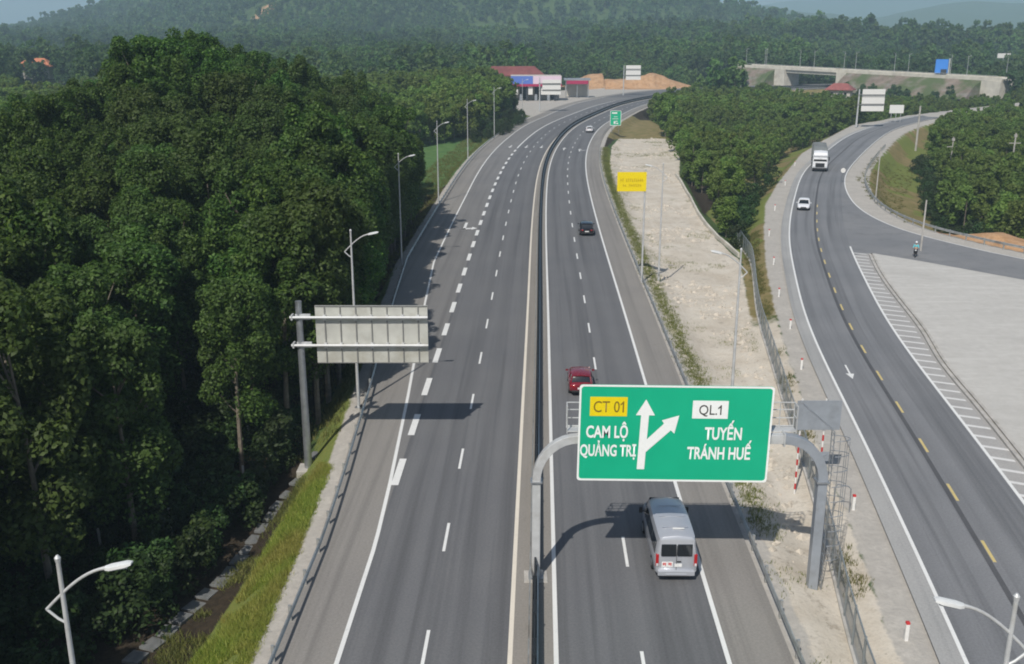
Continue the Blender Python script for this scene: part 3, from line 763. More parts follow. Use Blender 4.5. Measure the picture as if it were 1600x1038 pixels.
for z in np.arange(1.0, 7.2, .75):
    ldm.tube([gl((14.6 + .75 * math.sin(q), GYY + .1 + .38 * math.cos(q) * (1 if 1 else 0), z)) for q in np.linspace(0, math.pi, 9)], .02, 5)
for q in (.6, 1.2, 1.9, 2.5): ldm.tube([gl((14.6 + .75 * math.sin(q), GYY + .1 + .38 * math.cos(q), z)) for z in (1.0, 6.9)], .016, 5)
ldm.build('caged_ladder', M['galv'], gt)
SW, SH = 8.62, 4.6; SX0, SZ0 = 2.93, 5.08
tilt = R(.75)
sg = bpy.data.objects.new('sign_panel', None)
def rrect(w, h, r, n=4):
    out = []
    for cx, cz, a0 in ((w - r, h - r, 0), (r, h - r, 90), (r, r, 180), (w - r, r, 270)):
        for i in range(n + 1):
            a = R(a0 + 90 * i / n); out.append((cx + r * math.cos(a), cz + r * math.sin(a)))
    return out
SY = GYY - .42
base = MB().prism(rrect(SW, SH, .14), (0, .04, 0), (1, 0, 0), (0, 0, 1), .04)
sp = base.build('sign_panel', M['green'], gt)
sp.location = gl((SX0, SY, SZ0 + .1)); sp.rotation_euler = (0, tilt, 0)
def frame(w, h, r, t, y, dep):
    o = rrect(w, h, r); i = [(t + a * (w - 2 * t) / w, t + b * (h - 2 * t) / h) for a, b in rrect(w, h, r)]; n = len(o)
    m = MB(); vs = [(a, y, b) for a, b in o] + [(a, y, b) for a, b in i] + [(a, y + dep, b) for a, b in o] + [(a, y + dep, b) for a, b in i]; fs = []
    for k in range(n):
        l = (k + 1) % n
        fs += [(k, l, n + l, n + k), (2 * n + k, 3 * n + k, 3 * n + l, 2 * n + l), (k, 2 * n + k, 2 * n + l, l), (n + k, n + l, 3 * n + l, 3 * n + k)]
    return m.add(vs, fs)
frame(SW, SH, .14, .085, -.012, .01).build('border', M['signwhite'], sp)
# picture positions inside the panel -> metres
ux = lambda px: (px - 905.) / 294. * SW
uz = lambda py: (750. - py) / 150. * SH
def badge(x0, y0, x1, y1, mat, txt, tx0, tx1, ink):
    o = MB().box(((ux(x0) + ux(x1)) / 2, -.006, (uz(y0) + uz(y1)) / 2), (ux(x1) - ux(x0), .01, uz(y0) - uz(y1))).build('badge', mat, sp)
    flag = MB().add([(ux(tx1) - .03, -.017, uz(y0 + 6.5)), (ux(tx1) - .16, -.017, uz(y0 + 6.5) - .13), (ux(tx1) - .16, -.017, uz(y0 + 6.5) - .2), (ux(tx1) - .03, -.017, uz(y0 + 6.5) - .1)], [(0, 1, 2, 3)]).build('numeral_flag', ink, o)
    put('lettering', text_mesh(txt, txt, ux(tx0), ux(tx1), uz(y1 - 6), uz(y0 + 6.5) - uz(y1 - 6), -.016, .004), ink, o)
badge(921.5, 618.5, 978, 648, M['signyellow'], 'CT 01', 927, 973, M['brownink'])
badge(1077, 622.5, 1131, 650, M['signwhite'], 'QL.1', 1087, 1121, M['ink'])
for body, plain, a, b_, base_, cap in (('CAM LỘ', 'CAM LO', 917, 982, 682, 19), ('QUẢNG TRỊ', 'QUANG TRI', 908.5, 991, 711, 18.5),
                                    ('TUYẾN', 'TUYEN', 1098, 1153, 683, 19.5), ('TRÁNH HUẾ', 'TRANH HUE', 1073, 1169, 714, 19.5)):
    put('lettering', text_mesh(body, plain, ux(a), ux(b_), uz(base_), cap / 150. * SH, -.012, .026), M['signwhite'], sp)
ar = MB()
def apoly(pts): ar.prism([(ux(a), uz(b)) for a, b in pts], (0, -.008, 0), (1, 0, 0), (0, 0, 1), -.004)
def apoly(pts): ar.add([(ux(a), -.014, uz(b)) for a, b in pts], [tuple(range(len(pts)))])
apoly([(997, 731), (1008.5, 731), (1011.5, 646), (1020.5, 646), (1006, 621.5), (991.5, 646), (999.5, 646)])
for i in range(len(ar.v)): pass
ar2 = [(1009.5, 684), (1035, 658.5), (1031.5, 653.5), (1057.5, 645.5), (1051.5, 674), (1046, 669), (1009, 704)]
ar.add([(ux(a), -.0145, uz(b)) for a, b in ar2], [tuple(range(len(ar2)))])
ar.build('fork_arrow', M['signwhite'], sp)
for px in (2.0, 4.3, 6.6):
    MB().box((px, .18, SH * .42), (.12, .26, SH * .8)).build('bracket', M['galv'], sp)

# ------------------------------------------------------------------ big sign seen from behind, on the left
BY, BX = 57.8, -12.8
bt = thing('cantilever_sign', 'big cantilever road sign seen from behind, grey ribbed back, on a post below the wood', 'road sign', (BX, BY, -1.75))
MB().tube([(0, 0, .25), (0, 0, 11.0)], [.24, .19], 12).tube([(0, 0, 10.98), (0, 0, 11.05)], .2, 12).build('post', M['galv'], bt, True)
MB().box((0, 0, -.2), (1.3, 1.3, .9)).build('footing', M['concrete'], bt, bevel=.05)
for z in (10.1, 8.35):
    MB().tube([(-.5, -.28, z), (7.75, -.28, z)], .095, 10).box((.25, -.1, z), (.9, .16, .34)).box((-.38, -.12, z), (.1, .5, .3)).build('arm', M['galvlight'], bt, True)
sb = MB().box((4.35, .0, 8.97), (6.75, .05, 3.62)).build('sign_panel', M['signback'], bt)
rb = MB()
for i in range(7): rb.box((1.55 + i * .935, -.06, 8.97), (.06, .07, 3.5))
for z in (7.19, 10.75): rb.box((4.35, -.05, z), (6.7, .05, .05))
rb.build('rib', M['ribmat'], sb)
cl = MB()
for i in range(7):
    for z in (10.1, 8.35): cl.box((1.55 + i * .935, -.16, z - .02), (.17, .22, .3))
cl.build('clamp', M['galvlight'], sb)

# ------------------------------------------------------------------ street lamps
def lamp_proto(loc, rz, label, group):
    """pole with a bow-shaped bracket: it hooks back behind the pole and arcs over the road (+X)"""
    t = thing('street_lamp', label, 'street lamp', loc, rz, group)
    MB().tube([(0, 0, 0), (0, 0, 6), (0, 0, 12.35)], [.115, .085, .055], 10).tube([(0, 0, 12.33), (0, 0, 12.45), (0, 0, 12.52)], [.06, .08, .03], 8).build('pole', M['galvlight'], t, True)
    arm = [(-.46 + 1.62 * u, .0, 11.0 + 1.2 * math.sin(u * 1.4)) for u in np.linspace(0, 1, 12)]
    hook = [(.02, 0, 10.6), (-.2, 0, 10.74), (-.36, 0, 10.9), (-.46, 0, 11.0)]
    MB().tube(hook, .035, 7).tube(arm, [.04] * 11 + [.05], 8).build('bracket', M['galvlight'], t, True)
    ex, ez = arm[-1][0], arm[-1][2]
    h = MB()
    h.loft([(0, [(0, -.05), (.07, -.05), (.07, .05), (0, .07)]), (.18, [(0, -.05), (.16, -.05), (.16, .04), (0, .1)]), (.75, [(0, -.04), (.17, -.04), (.15, .05), (0, .09)]), (.95, [(0, -.02), (.12, -.02), (.1, .02), (0, .04)])])
    h.v = [(ex + y * .72, -x * .8, ez + z * .85 + y * .16) for x, y, z in h.v]
    hd = h.build('lamp_head', M['lamp'], t, True)
    MB().box((ex + .38, 0, ez + .025), (.42, .2, .03), 0, 0, -.2).build('lens', M['lampglass'], hd)
    MB().box((0, 0, .02), (.5, .5, .06)).box((0, .12, .9), (.12, .05, .4)).build('base_plate', M['galv'], t)
    return t
ords = ['nearest', 'second nearest', 'third', 'fourth', 'fifth', 'sixth', 'seventh', 'eighth']
spots = []
for i, y in enumerate([21.7, 64.5, 109, 152, 205, 254, 303]):
    s = at_y(y); x, yy = hpos(s, float(GL(y)) - (1.3 if i == 0 else .6)); spots.append((x, yy, math.atan2(*reversed([float(np.interp(s, HS, HN[:, 0])), float(np.interp(s, HS, HN[:, 1]))])), f'{ords[i]} of the arched street lamps along the left guardrail'))
for i, y in enumerate([20.4, 60, 103]):
    s = at_y(y); x, yy = hpos(s, GR + (.75 + .6 * (1 + i * .5) if i else .3)); a = math.atan2(float(np.interp(s, HS, HN[:, 1])), float(np.interp(s, HS, HN[:, 0])))
    spots.append((x, yy, a + math.pi, ['nearest of the arched lamps right of the highway, its head over the side road edge', 'arched street lamp rising from the sand behind the green gantry sign', 'arched street lamp standing beside the yellow board on the sand'][i]))
lp = None
for x, y, a, lb in spots:
    z = gz(x, y) - .05
    z = max(z, -.9)
    if lp is None: lp = lamp_proto((x, y, z), a, lb, 'street lamps along the highway')
    else: dup(lp, (x, y, z), a, lb)

# ------------------------------------------------------------------ vehicles
def wheel(parent, x, y, r=.33, wd=.22):
    m = MB()
    m.tube([(x - wd / 2, y, r), (x - wd / 2 + .03, y, r), (x + wd / 2 - .03, y, r), (x + wd / 2, y, r)], [r * .92, r, r, r * .92], 18)
    o = m.build('wheel', M['rubber'], parent, True)
    sx = 1 if x > 0 else -1
    MB().tube([(x + sx * (wd / 2 - .02), y, r), (x + sx * (wd / 2 + .008), y, r)], [r * .64, r * .6], 14).build('rim', M['rim'], o, True)
def half(w, zb, zt, zs, crown=.03):
    """half profile of a car body shell: bottom centre -> side -> top centre"""
    return [(0, zb), (w * .86, zb), (w * .97, zb + .09), (w, zs), (w * .985, zt - .12), (w * .93, zt - .02), (w * .5, zt + crown * .7), (0, zt + crown)]
def make_car(name, label, cat, loc, rz, paint, L=4.4, W=1.78, H=1.5, suv=False, group=None):
    """origin under the rear bumper, +Y is the travel direction"""
    t = thing(name, label, cat, loc, rz, group); w = W / 2; bl = .92 if not suv else 1.02; zb = .24
    hood = bl - .1 if not suv else bl - .04
    st = [(0.0, half(w * .8, .42, bl - .16, .55)), (.08, half(w * .9, .34, bl - .08, .55)), (.35, half(w * .97, .27, bl - .01, .55)), (L * .22, half(w, zb, bl, .55)),
          (L * .5, half(w, zb, bl - .02, .55)), (L * .7, half(w, zb, bl - .04, .55)), (L * .85, half(w * .98, .26, hood - .04, .52)), (L * .95, half(w * .9, .3, hood - .14, .5)), (L, half(w * .72, .38, hood - .26, .48))]
    body = MB().loft(st).build('body', paint, t, True)
    gw = w * .9; rw = w * .72
    yr, yR, yF, yf = (.22 if suv else .55), (.55 if suv else 1.15), L * .55, L * .74
    def gp(wb, wt, zt): return [(0, bl - .12), (wb, bl - .12), (wt + (wb - wt) * .35, bl + (zt - bl) * .62), (wt, zt - .05), (0, zt)]
    gh = MB().loft([(yr, gp(gw * .9, gw * .88, bl - .03)), (yR, gp(gw, rw * 1.02, H - .07)), ((yR + yF) / 2, gp(gw, rw * 1.06, H - .02)), (yF, gp(gw, rw * 1.02, H - .06)), (yf, gp(gw * .92, gw * .9, bl - .06))])
    gh.build('windows', M['glass'], t, True)
    rf = MB().loft([(yR - .12, [(0, H - .12), (rw * .98, H - .15), (rw * 1.02, H - .11), (rw * .8, H - .075), (0, H - .06)]), (yR + .2, [(0, H - .1), (rw * 1.06, H - .13), (rw * 1.1, H - .08), (rw * .85, H - .005), (0, H + .01)]),
                    ((yR + yF) / 2, [(0, H - .1), (rw * 1.09, H - .12), (rw * 1.13, H - .07), (rw * .86, H + .01), (0, H + .025)]), (yF - .05, [(0, H - .1), (rw * 1.06, H - .14), (rw * 1.08, H - .09), (rw * .85, H - .02), (0, H)]), (yF + .14, [(0, H - .12), (rw * 1.02, H - .16), (rw * 1.03, H - .13), (rw * .8, H - .1), (0, H - .09)])])
    rf.build('roof', paint, t, True)
    pl = MB()
    for sx in (-1, 1):
        for (y0, w0, z0), (y1, w1, z1) in (((yr + .04, gw * .9, bl - .05), (yR - .05, rw * 1.0, H - .13)), ((yf - .06, gw * .93, bl - .08), (yF + .08, rw * 1.01, H - .14)), (((yR + yF) / 2 + .1, gw * 1.01, bl - .04), ((yR + yF) / 2, rw * 1.09, H - .1))):
            pl.tube([(sx * w0, y0, z0), (sx * (w1 + (w0 - w1) * .38), y0 + (y1 - y0) * .62, z0 + (z1 - z0) * .62), (sx * w1, y1, z1)], .05, 6)
    pl.build('pillar', paint, t, True)
    for sx in (-1, 1):
        for y in (L * .2, L * .81): wheel(t, sx * (w - .1), y, .34 if suv else .31)
        MB().box((sx * w * .68, .07, bl - .24), (.34, .14, .17), sx * .25).build('tail_light', M['redlens'], t, bevel=.03)
        MB().box((sx * w * .62, L - .16, hood - .3), (.38, .18, .15), -sx * .4).build('headlight', M['headlens'], t, bevel=.03)
        MB().loft([(0, [(0, -.07), (.09, -.07), (.09, .06), (0, .07)]), (.12, [(0, -.05), (.06, -.05), (.06, .04), (0, .05)])]).build('mirror', paint, t, True).location = (sx * (w + .08), yf - .35, bl + .06)
    MB().box((0, .02, .62), (.5, .06, .13)).build('number_plate', M['plate'], t)
    MB().box((0, .02, .4), (W * .78, .14, .16)).box((0, L - .02, .36), (W * .6, .1, .14)).build('bumper', M['trim'], t, bevel=.03)
    MB().box((0, L - .01, .52), (W * .42, .06, .14)).build('grille', M['trim'], t)
    return t
def face(s): return math.atan2(float(np.interp(s, HS, HN[:, 1])), float(np.interp(s, HS, HN[:, 0])))
s = at_y(66.6); x, y = hpos(s, 3.15)
rc = make_car('hatchback', 'dark red hatchback in the inner lane half hidden by the green sign', 'car', (x, y, 0.0), face(s), M['redpaint'], 4.2, 1.76, 1.52, True)
MB().box((0, .3, 1.14), (.9, .02, .2), 0, -.55).build('parcel_shelf_glare', M['wallpale'], rc) if False else None
s = at_y(125.8); x, y = hpos(s, 6.15)
make_car('suv', 'black estate car with shiny roof in the outer lane of the highway', 'car', (x, y, 0), face(s), M['black'], 4.6, 1.86, 1.62, True)
s = at_y(269); x, y = hpos(s, 6.3)
make_car('sedan', 'small white car driving away near the green roadside sign, far up the highway', 'car', (x, y, 0), face(s), M['whitepaint'], 4.5, 1.85, 1.6, True)
def qface(s): return math.atan2(float(np.interp(s, QS, QN[:, 1])), float(np.interp(s, QS, QN[:, 0])))
s = q_at_y(142) + 8; x, y = qpos(s, 1.75)
make_car('sedan', 'white car driving towards the camera on the side road ahead of the lorry', 'car', (x, y, 0), qface(s) + math.pi, M['whitepaint'], 4.4, 1.8, 1.5)

# silver passenger van
def make_van(loc, rz):
    t = thing('passenger_van', 'silver high-roof passenger van under the green gantry sign, sign shadow on its roof', 'van', loc, rz)
    def p(w, zb, zt, wt, rise=.05): return [(0, zb), (w * .9, zb), (w * .98, zb + .1), (w, .95), (w * .985, 1.25), (wt + (w - wt) * .3, zt - .35), (wt, zt - .12), (wt * .82, zt - .02), (0, zt + rise)]
    st = [(0.0, p(.93, .5, 2.22, .74)), (.06, p(.97, .42, 2.3, .8)), (.3, p(1.0, .36, 2.36, .84)), (1.4, p(1.0, .34, 2.38, .85)), (2.8, p(1.0, .34, 2.38, .85)), (3.9, p(1.0, .34, 2.33, .83)), (4.35, p(.99, .34, 2.2, .8)),
          (4.75, p(.98, .34, 1.72, .8)), (5.1, p(.97, .35, 1.32, .84)), (5.55, p(.9, .38, 1.18, .76)), (5.8, p(.72, .42, 1.02, .6))]
    body = MB().loft(st).build('body', M['silver'], t, True)
    for sx in (-1, 1):
        m = MB(); xw = lambda z: .985 - (z - 1.25) * .128 + .014
        for y0, y1 in ((.35, 1.55), (1.62, 2.75), (2.82, 3.75), (3.85, 4.55)):
            zt = 1.92 if y1 < 4 else 1.85
            a = [(sx * xw(1.3), y0, 1.3), (sx * xw(1.3), y1, 1.3), (sx * xw(zt), y1 - (.35 if y1 > 4 else 0), zt), (sx * xw(zt), y0, zt)]
            m.add(a + [(q[0] - sx * .03, q[1], q[2]) for q in a], [(0, 1, 2, 3), (4, 7, 6, 5), (0, 4, 5, 1), (1, 5, 6, 2), (2, 6, 7, 3), (3, 7, 4, 0)])
        m.build('side_window', M['glass'], t)
        MB().box((sx * .375, .0, 1.64), (.71, .08, .62), 0, -.055).build('rear_window', M['glass'], t, bevel=.05)
        tl = MB().box((sx * .89, .03, 1.12), (.15, .13, .62), sx * .1).build('tail_light', M['redlens'], t, bevel=.03)
        MB().box((sx * .89, -.03, .9), (.1, .03, .14)).build('reversing_lens', M['headlens'], tl)
        for y in (1.25, 4.75): wheel(t, sx * .88, y, .35, .23)
        MB().tube([(sx * .98, 4.55, 1.35), (sx * 1.14, 4.5, 1.4)], .03, 6).box((sx * 1.16, 4.5, 1.45), (.16, .1, .3)).build('mirror', M['trim'], t, bevel=.02)
        MB().box((sx * .55, 5.68, .85), (.3, .12, .2), -sx * .5).build('headlight', M['headlens'], t, bevel=.03)
    ws = MB().add([(-.74, 4.42, 2.14), (.74, 4.42, 2.14), (.83, 5.05, 1.42), (-.83, 5.05, 1.42)], [(0, 1, 2, 3)]); ws.v = [(a, b + .03, c + .03) for a, b, c in ws.v]
    ws.build('windscreen', M['glass'], t)
    MB().box((0, -.04, .5), (1.72, .2, .26)).box((0, -.13, .46), (1.0, .06, .07)).build('bumper', M['silver'], t, bevel=.05)
    MB().box((0, -.05, .36), (1.4, .1, .08)).build('tow_step', M['trim'], t)
    MB().box((.09, -.015, .86), (.34, .02, .15)).build('number_plate', M['plate'], t)
    b = MB().box((-.42, -.012, .9), (.52, .02, .26)).build('sticker', M['plate'], t)
    m = MB()
    for i, x in enumerate((-.56, -.3)):
        m.box((x, -.028, .98), (.15, .01, .03)).box((x, -.028, .92), (.15, .01, .03)).box((x - .04, -.028, .93), (.03, .01, .13)).box((x + .05, -.028, .91), (.03, .01, .15))
    m.build('sticker_mark', M['redink'], b)
    MB().box((0, -.005, 1.2), (.02, .03, 1.35)).build('door_seam', M['trim'], t)
    MB().box((.12, -.03, 1.06), (.2, .05, .05)).build('door_handle', M['trim'], t, bevel=.01)
    MB().box((0, .03, 2.17), (.5, .05, .05)).build('brake_light', M['redlens'], t)
    MB().box((.12, .62, 2.44), (.55, .1, .03)).build('roof_vent', M['plate'], t, bevel=.01)
    rr = MB()
    for y in (.8, 1.9, 3.0): rr.box((0, y, 2.425), (1.2, .05, .02))
    rr.build('roof_rib', M['silver'], t)
    for sx in (-1, 1):
        MB().tube([(sx * .3, -.02, 1.93), (sx * .32, -.06, 1.7)], .012, 5).build('wiper', M['trim'], t)
    return t
s = at_y(41.7); x, y = hpos(s, 6.62)
make_van((x, y, 0), face(s) + R(1))

# white-cabbed lorry with grey trailer
s = q_at_y(188) + 4.5; x, y = qpos(s, 2.5)
tk = thing('lorry', 'white cab-over lorry with dark grey covered trailer coming round the bend', 'lorry', (x, y, 0), qface(s) + math.pi + R(6)); tk.scale = (1.1, 1.1, 1.1)
cb = MB().loft([(-.05, [(0, .9), (1.2, .9), (1.22, 1.6), (1.2, 2.9), (1.1, 3.35), (0, 3.45)]), (1.5, [(0, .5), (1.24, .5), (1.25, 1.6), (1.24, 2.9), (1.12, 3.3), (0, 3.4)]), (2.05, [(0, .45), (1.24, .45), (1.25, 1.6), (1.22, 2.7), (1.1, 3.05), (0, 3.15)]), (2.25, [(0, .5), (1.18, .5), (1.2, 1.5), (1.14, 2.2), (1.05, 2.6), (0, 2.7)])]).build('cab', M['whitepaint'], tk, True)
MB().add([(-1.08, 2.27, 1.75), (1.08, 2.27, 1.75), (1.02, 2.22, 2.62), (-1.02, 2.22, 2.62)], [(0, 1, 2, 3)]).build('windscreen', M['glass'], tk)
MB().box((0, 2.3, 1.12), (1.5, .06, .68)).build('grille', M['trim'], tk)
MB().box((0, 2.25, 2.72), (2.2, .3, .22), 0, -.2).add([(-.3, 2.3, 2.66), (.3, 2.3, 2.66), (0, 2.32, 2.2)], [(0, 1, 2)]).build('sun_visor', M['whitepaint'], tk)
MB().box((0, 2.24, .5), (2.4, .3, .32)).build('bumper', M['trim'], tk, bevel=.05)
for sx in (-1, 1):
    MB().box((sx * .95, 2.29, .82), (.36, .1, .26)).build('headlight', M['headlens'], tk)
    MB().box((sx * 1.42, 2.15, 2.2), (.16, .14, .6)).tube([(sx * 1.2, 2.1, 2.5), (sx * 1.42, 2.15, 2.45)], .03, 5).build('mirror', M['trim'], tk)
    MB().box((sx * 1.23, 1.2, 2.1), (.04, .95, .7)).build('side_window', M['glass'], tk)
    for y in (1.5, -2.2, -6.6, -7.7): wheel(tk, sx * 1.05, y, .5, .3)
MB().box((0, -4.9, 1.05), (2.3, 9.4, .22)).box((0, -.6, .9), (.9, 2, .3)).build('chassis', M['trim'], tk)
MB().loft([(-9.6, [(0, 1.2), (1.22, 1.2), (1.24, 1.8), (1.24, 3.3), (1.1, 3.75), (0, 3.85)]), (-.4, [(0, 1.2), (1.22, 1.2), (1.24, 1.8), (1.24, 3.3), (1.1, 3.75), (0, 3.85)])]).build('trailer', M['trailer'], tk)
m = MB()
for y in np.arange(-9.4, -.4, 1.1): m.tube([(-1.26, y, 1.3), (-1.26, y, 3.3), (-1.12, y, 3.78), (0, y, 3.88), (1.12, y, 3.78), (1.26, y, 3.3), (1.26, y, 1.3)], .03, 5)
m.build('tarpaulin_hoop', M['trailer'], tk)

# motor scooter and its rider
mx, my = 46.7, 113.4
mrz = R(158)
ms = thing('motor_scooter', 'motor scooter with a rider in cyan on the edge of the pale plaza', 'scooter', (mx, my, 0.0), mrz)
for y in (-.62, .62):
    o = MB().tube([(-.05, y, .27), (-.03, y, .27), (.03, y, .27), (.05, y, .27)], [.23, .27, .27, .23], 14).build('wheel', M['rubber'], ms, True)
    MB().tube([(-.055, y, .27), (.055, y, .27)], .13, 10).build('rim', M['rim'], o)
MB().loft([(-.75, [(0, .5), (.1, .5), (.12, .62), (0, .7)]), (-.3, [(0, .3), (.16, .32), (.17, .6), (0, .72)]), (.05, [(0, .26), (.15, .28), (.14, .36), (0, .4)]), (.35, [(0, .28), (.15, .3), (.15, .5), (0, .6)]), (.5, [(0, .5), (.17, .55), (.15, .85), (0, .95)])]).build('body', M['black'], ms, True)
MB().loft([(-.72, [(0, .7), (.11, .7), (.13, .76), (0, .8)]), (.0, [(0, .68), (.14, .68), (.14, .74), (0, .78)])]).build('seat', M['trim'], ms, True)
MB().tube([(0, .6, .3), (0, .48, .95)], .035, 6).tube([(-.34, .36, 1.02), (-.1, .46, .98), (.1, .46, .98), (.34, .36, 1.02)], .02, 6).build('handlebar', M['trim'], ms)
MB().box((0, .58, .86), (.18, .1, .14)).build('headlight', M['headlens'], ms, bevel=.02)
def skin_body(name, verts, edges, mat, parent, root=0, sub=1):
    me = bpy.data.meshes.new(name); me.from_pydata([v[:3] for v in verts], edges, [])
    o = put(name, me, mat, parent); o.modifiers.new('skin', 'SKIN')
    for i, v in enumerate(verts): me.skin_vertices[0].data[i].radius = (v[3], v[4] if len(v) > 4 else v[3])
    me.skin_vertices[0].data[root].use_root = True
    m = o.modifiers.new('sub', 'SUBSURF'); m.levels = m.render_levels = sub
    return o
rd = thing('person', 'person in a cyan jacket and white helmet sitting on the scooter', 'person', (mx, my, 0), mrz)
V = [(0, -.2, .84, .15, .12), (0, -.18, 1.08, .16, .11), (0, -.12, 1.33, .17, .11), (0, -.1, 1.44, .06), (0, -.06, 1.56, .085, .1), (0, -.06, 1.7, .08, .09),
     (-.19, -.1, 1.35, .06), (-.27, .1, 1.16, .045), (-.3, .34, 1.06, .032), (-.3, .42, 1.05, .035), (.19, -.1, 1.35, .06), (.27, .1, 1.16, .045), (.3, .34, 1.06, .032), (.3, .42, 1.05, .035),
     (-.11, .05, .8, .09), (-.15, .3, .74, .07), (-.14, .22, .38, .05), (-.14, .3, .31, .045), (.11, .05, .8, .09), (.15, .3, .74, .07), (.14, .22, .38, .05), (.14, .3, .31, .045)]
E_ = [(0, 1), (1, 2), (2, 3), (3, 4), (4, 5), (2, 6), (6, 7), (7, 8), (8, 9), (2, 10), (10, 11), (11, 12), (12, 13), (0, 14), (14, 15), (15, 16), (16, 17), (0, 18), (18, 19), (19, 20), (20, 21)]
skin_body('body', V, E_, M['skin'], rd)
skin_body('jacket', [(0, -.2, .86, .165, .135), (0, -.18, 1.08, .175, .125), (0, -.12, 1.34, .185, .125), (-.2, -.1, 1.36, .075), (-.275, .1, 1.16, .06), (-.3, .31, 1.07, .045), (.2, -.1, 1.36, .075), (.275, .1, 1.16, .06), (.3, .31, 1.07, .045)], [(0, 1), (1, 2), (2, 3), (3, 4), (4, 5), (2, 6), (6, 7), (7, 8)], M['cyan'], rd)
skin_body('trousers', [(0, -.2, .82, .16, .13), (-.11, .05, .8, .105), (-.15, .3, .74, .085), (-.14, .22, .4, .065), (.11, .05, .8, .105), (.15, .3, .74, .085), (.14, .22, .4, .065)], [(0, 1), (1, 2), (2, 3), (0, 4), (4, 5), (5, 6)], M['trouser'], rd)
hm = bmesh.new(); bmesh.ops.create_uvsphere(hm, u_segments=16, v_segments=10, radius=.145)
bmesh.ops.delete(hm, geom=[v for v in hm.verts if v.co.z < -.07], context='VERTS')
for v in hm.verts: v.co = Vector((v.co.x * .95, v.co.y * 1.12 - .05, v.co.z + 1.68))
me = bpy.data.meshes.new('helmet'); hm.to_mesh(me); hm.free(); put('helmet', me, M['whitepaint'], rd)

# ------------------------------------------------------------------ other signs
ys = thing('yellow_board', 'yellow rectangular board with two faded lines of text on a tall post in the sand', 'road sign', (13.5, 101.3, -.6))
MB().tube([(0, 0, 0), (0, 0, 12.2)], [.11, .08], 10).box((0, 0, .05), (.5, .5, .1)).build('post', M['galvlight'], ys, True)
m = MB()
for z in (10.3, 11.6): m.tube([(-2.7, -.1, z), (.15, -.1, z)], .05, 8)
m.build('arm', M['galv'], ys)
yp = MB().prism(rrect(2.95, 1.95, .08), (-2.85, -.16, 10.0), (1, 0, 0), (0, 0, 1), -.04).build('sign_panel', M['signyellow'], ys)
m = MB()                                    # two rows of faded, unreadable strokes
rs = random.Random(3)
for row, (x0, x1, z, hh) in enumerate(((-2.55, -.25, 11.15, .3), (-2.3, -.5, 10.62, .22))):
    x = x0
    while x < x1:
        wd = rs.uniform(.1, .16)
        if rs.random() > .18: m.box((x + wd / 2, -.215, z), (.035, .012, hh)).box((x + wd / 2 + .03, -.215, z + rs.choice((-1, 0, 1)) * hh * .42), (wd * .7, .012, .035))
        x += wd + .06
m.build('lettering', M['ochreink'], yp)
gs = thing('green_sign', 'small green portrait sign with white marks on two posts in the far bend', 'road sign', (27.5, 270.2, -.5))
for x in (-.9, .9): MB().tube([(x, 0, 0), (x, 0, 6.0)], .07, 7).build('post', M['galv'], gs)
gp_ = MB().prism(rrect(2.9, 3.9, .2), (-1.45, -.1, 2.2), (1, 0, 0), (0, 0, 1), -.05).build('sign_panel', M['green'], gs)
fr = frame(2.9, 3.9, .2, .1, 0, .01); fr.v = [(a - 1.45, -.062 + b - .1, c + 2.2) for a, b, c in fr.v]; fr.build('border', M['signwhite'], gp_)
m = MB()
for x, z, a, c in ((-.3, 5.45, 1.4, .35), (0, 4.5, 1.0, .12), (-.1, 3.95, 1.6, .12), (-.25, 3.0, .5, .7), (.15, 3.3, .7, .22), (.45, 2.75, .5, .3)): m.box((x, -.165, z), (a, .01, c))
m.build('sign_mark', M['signwhite'], gp_)
def board_back(name, label, x, y, z, wd, ht, zb, post_h, dx, rz=0):
    t = thing(name, label, 'road sign', (x, y, z), rz)
    MB().tube([(0, 0, 0), (0, 0, post_h)], [.26, .18], 10).build('post', M['galvlight'], t, True)
    for zz in (zb + ht * .3, zb + ht * .75): MB().tube([(-.4, -.2, zz), (dx + wd, -.2, zz)], .1, 7).build('arm', M['ribmat'], t)
    pb = MB().box((dx + wd / 2, 0, zb + ht / 2), (wd, .06, ht)).build('sign_panel', M['whiteband'], t)
    m = MB()
    for q in (.33, .66): m.box((dx + wd / 2, -.05, zb + ht * q), (wd, .05, .16))
    m.build('rib', M['ribmat'], pb)
    return t
board_back('cantilever_sign', 'pale sign back on a post in front of the filling station', 9.3, 345, 0, 6.2, 4.9, 5.6, 11.2, .9)
board_back('cantilever_sign', 'pale sign back far away in front of the orange bank', 48, 442, 0, 6.4, 6., 6.5, 12.5, .8)
board_back('cantilever_sign', 'large pale sign back on a thick post beside the bend of the side road', 96.4, 284.5, 0, 6.3, 6.0, 4.4, 10.4, .9)
wt = thing('roadside_board', 'wide pale board on three posts beyond the bend of the side road', 'road sign', (113.8, 302, -.5))
for x in (-1.4, 0, 1.4): MB().tube([(x, 0, 0), (x, 0, 5.2)], .08, 7).build('post', M['galvlight'], wt)
MB().box((0, -.1, 4.3), (4.2, .06, 2.4)).build('sign_panel', M['whiteband'], wt)
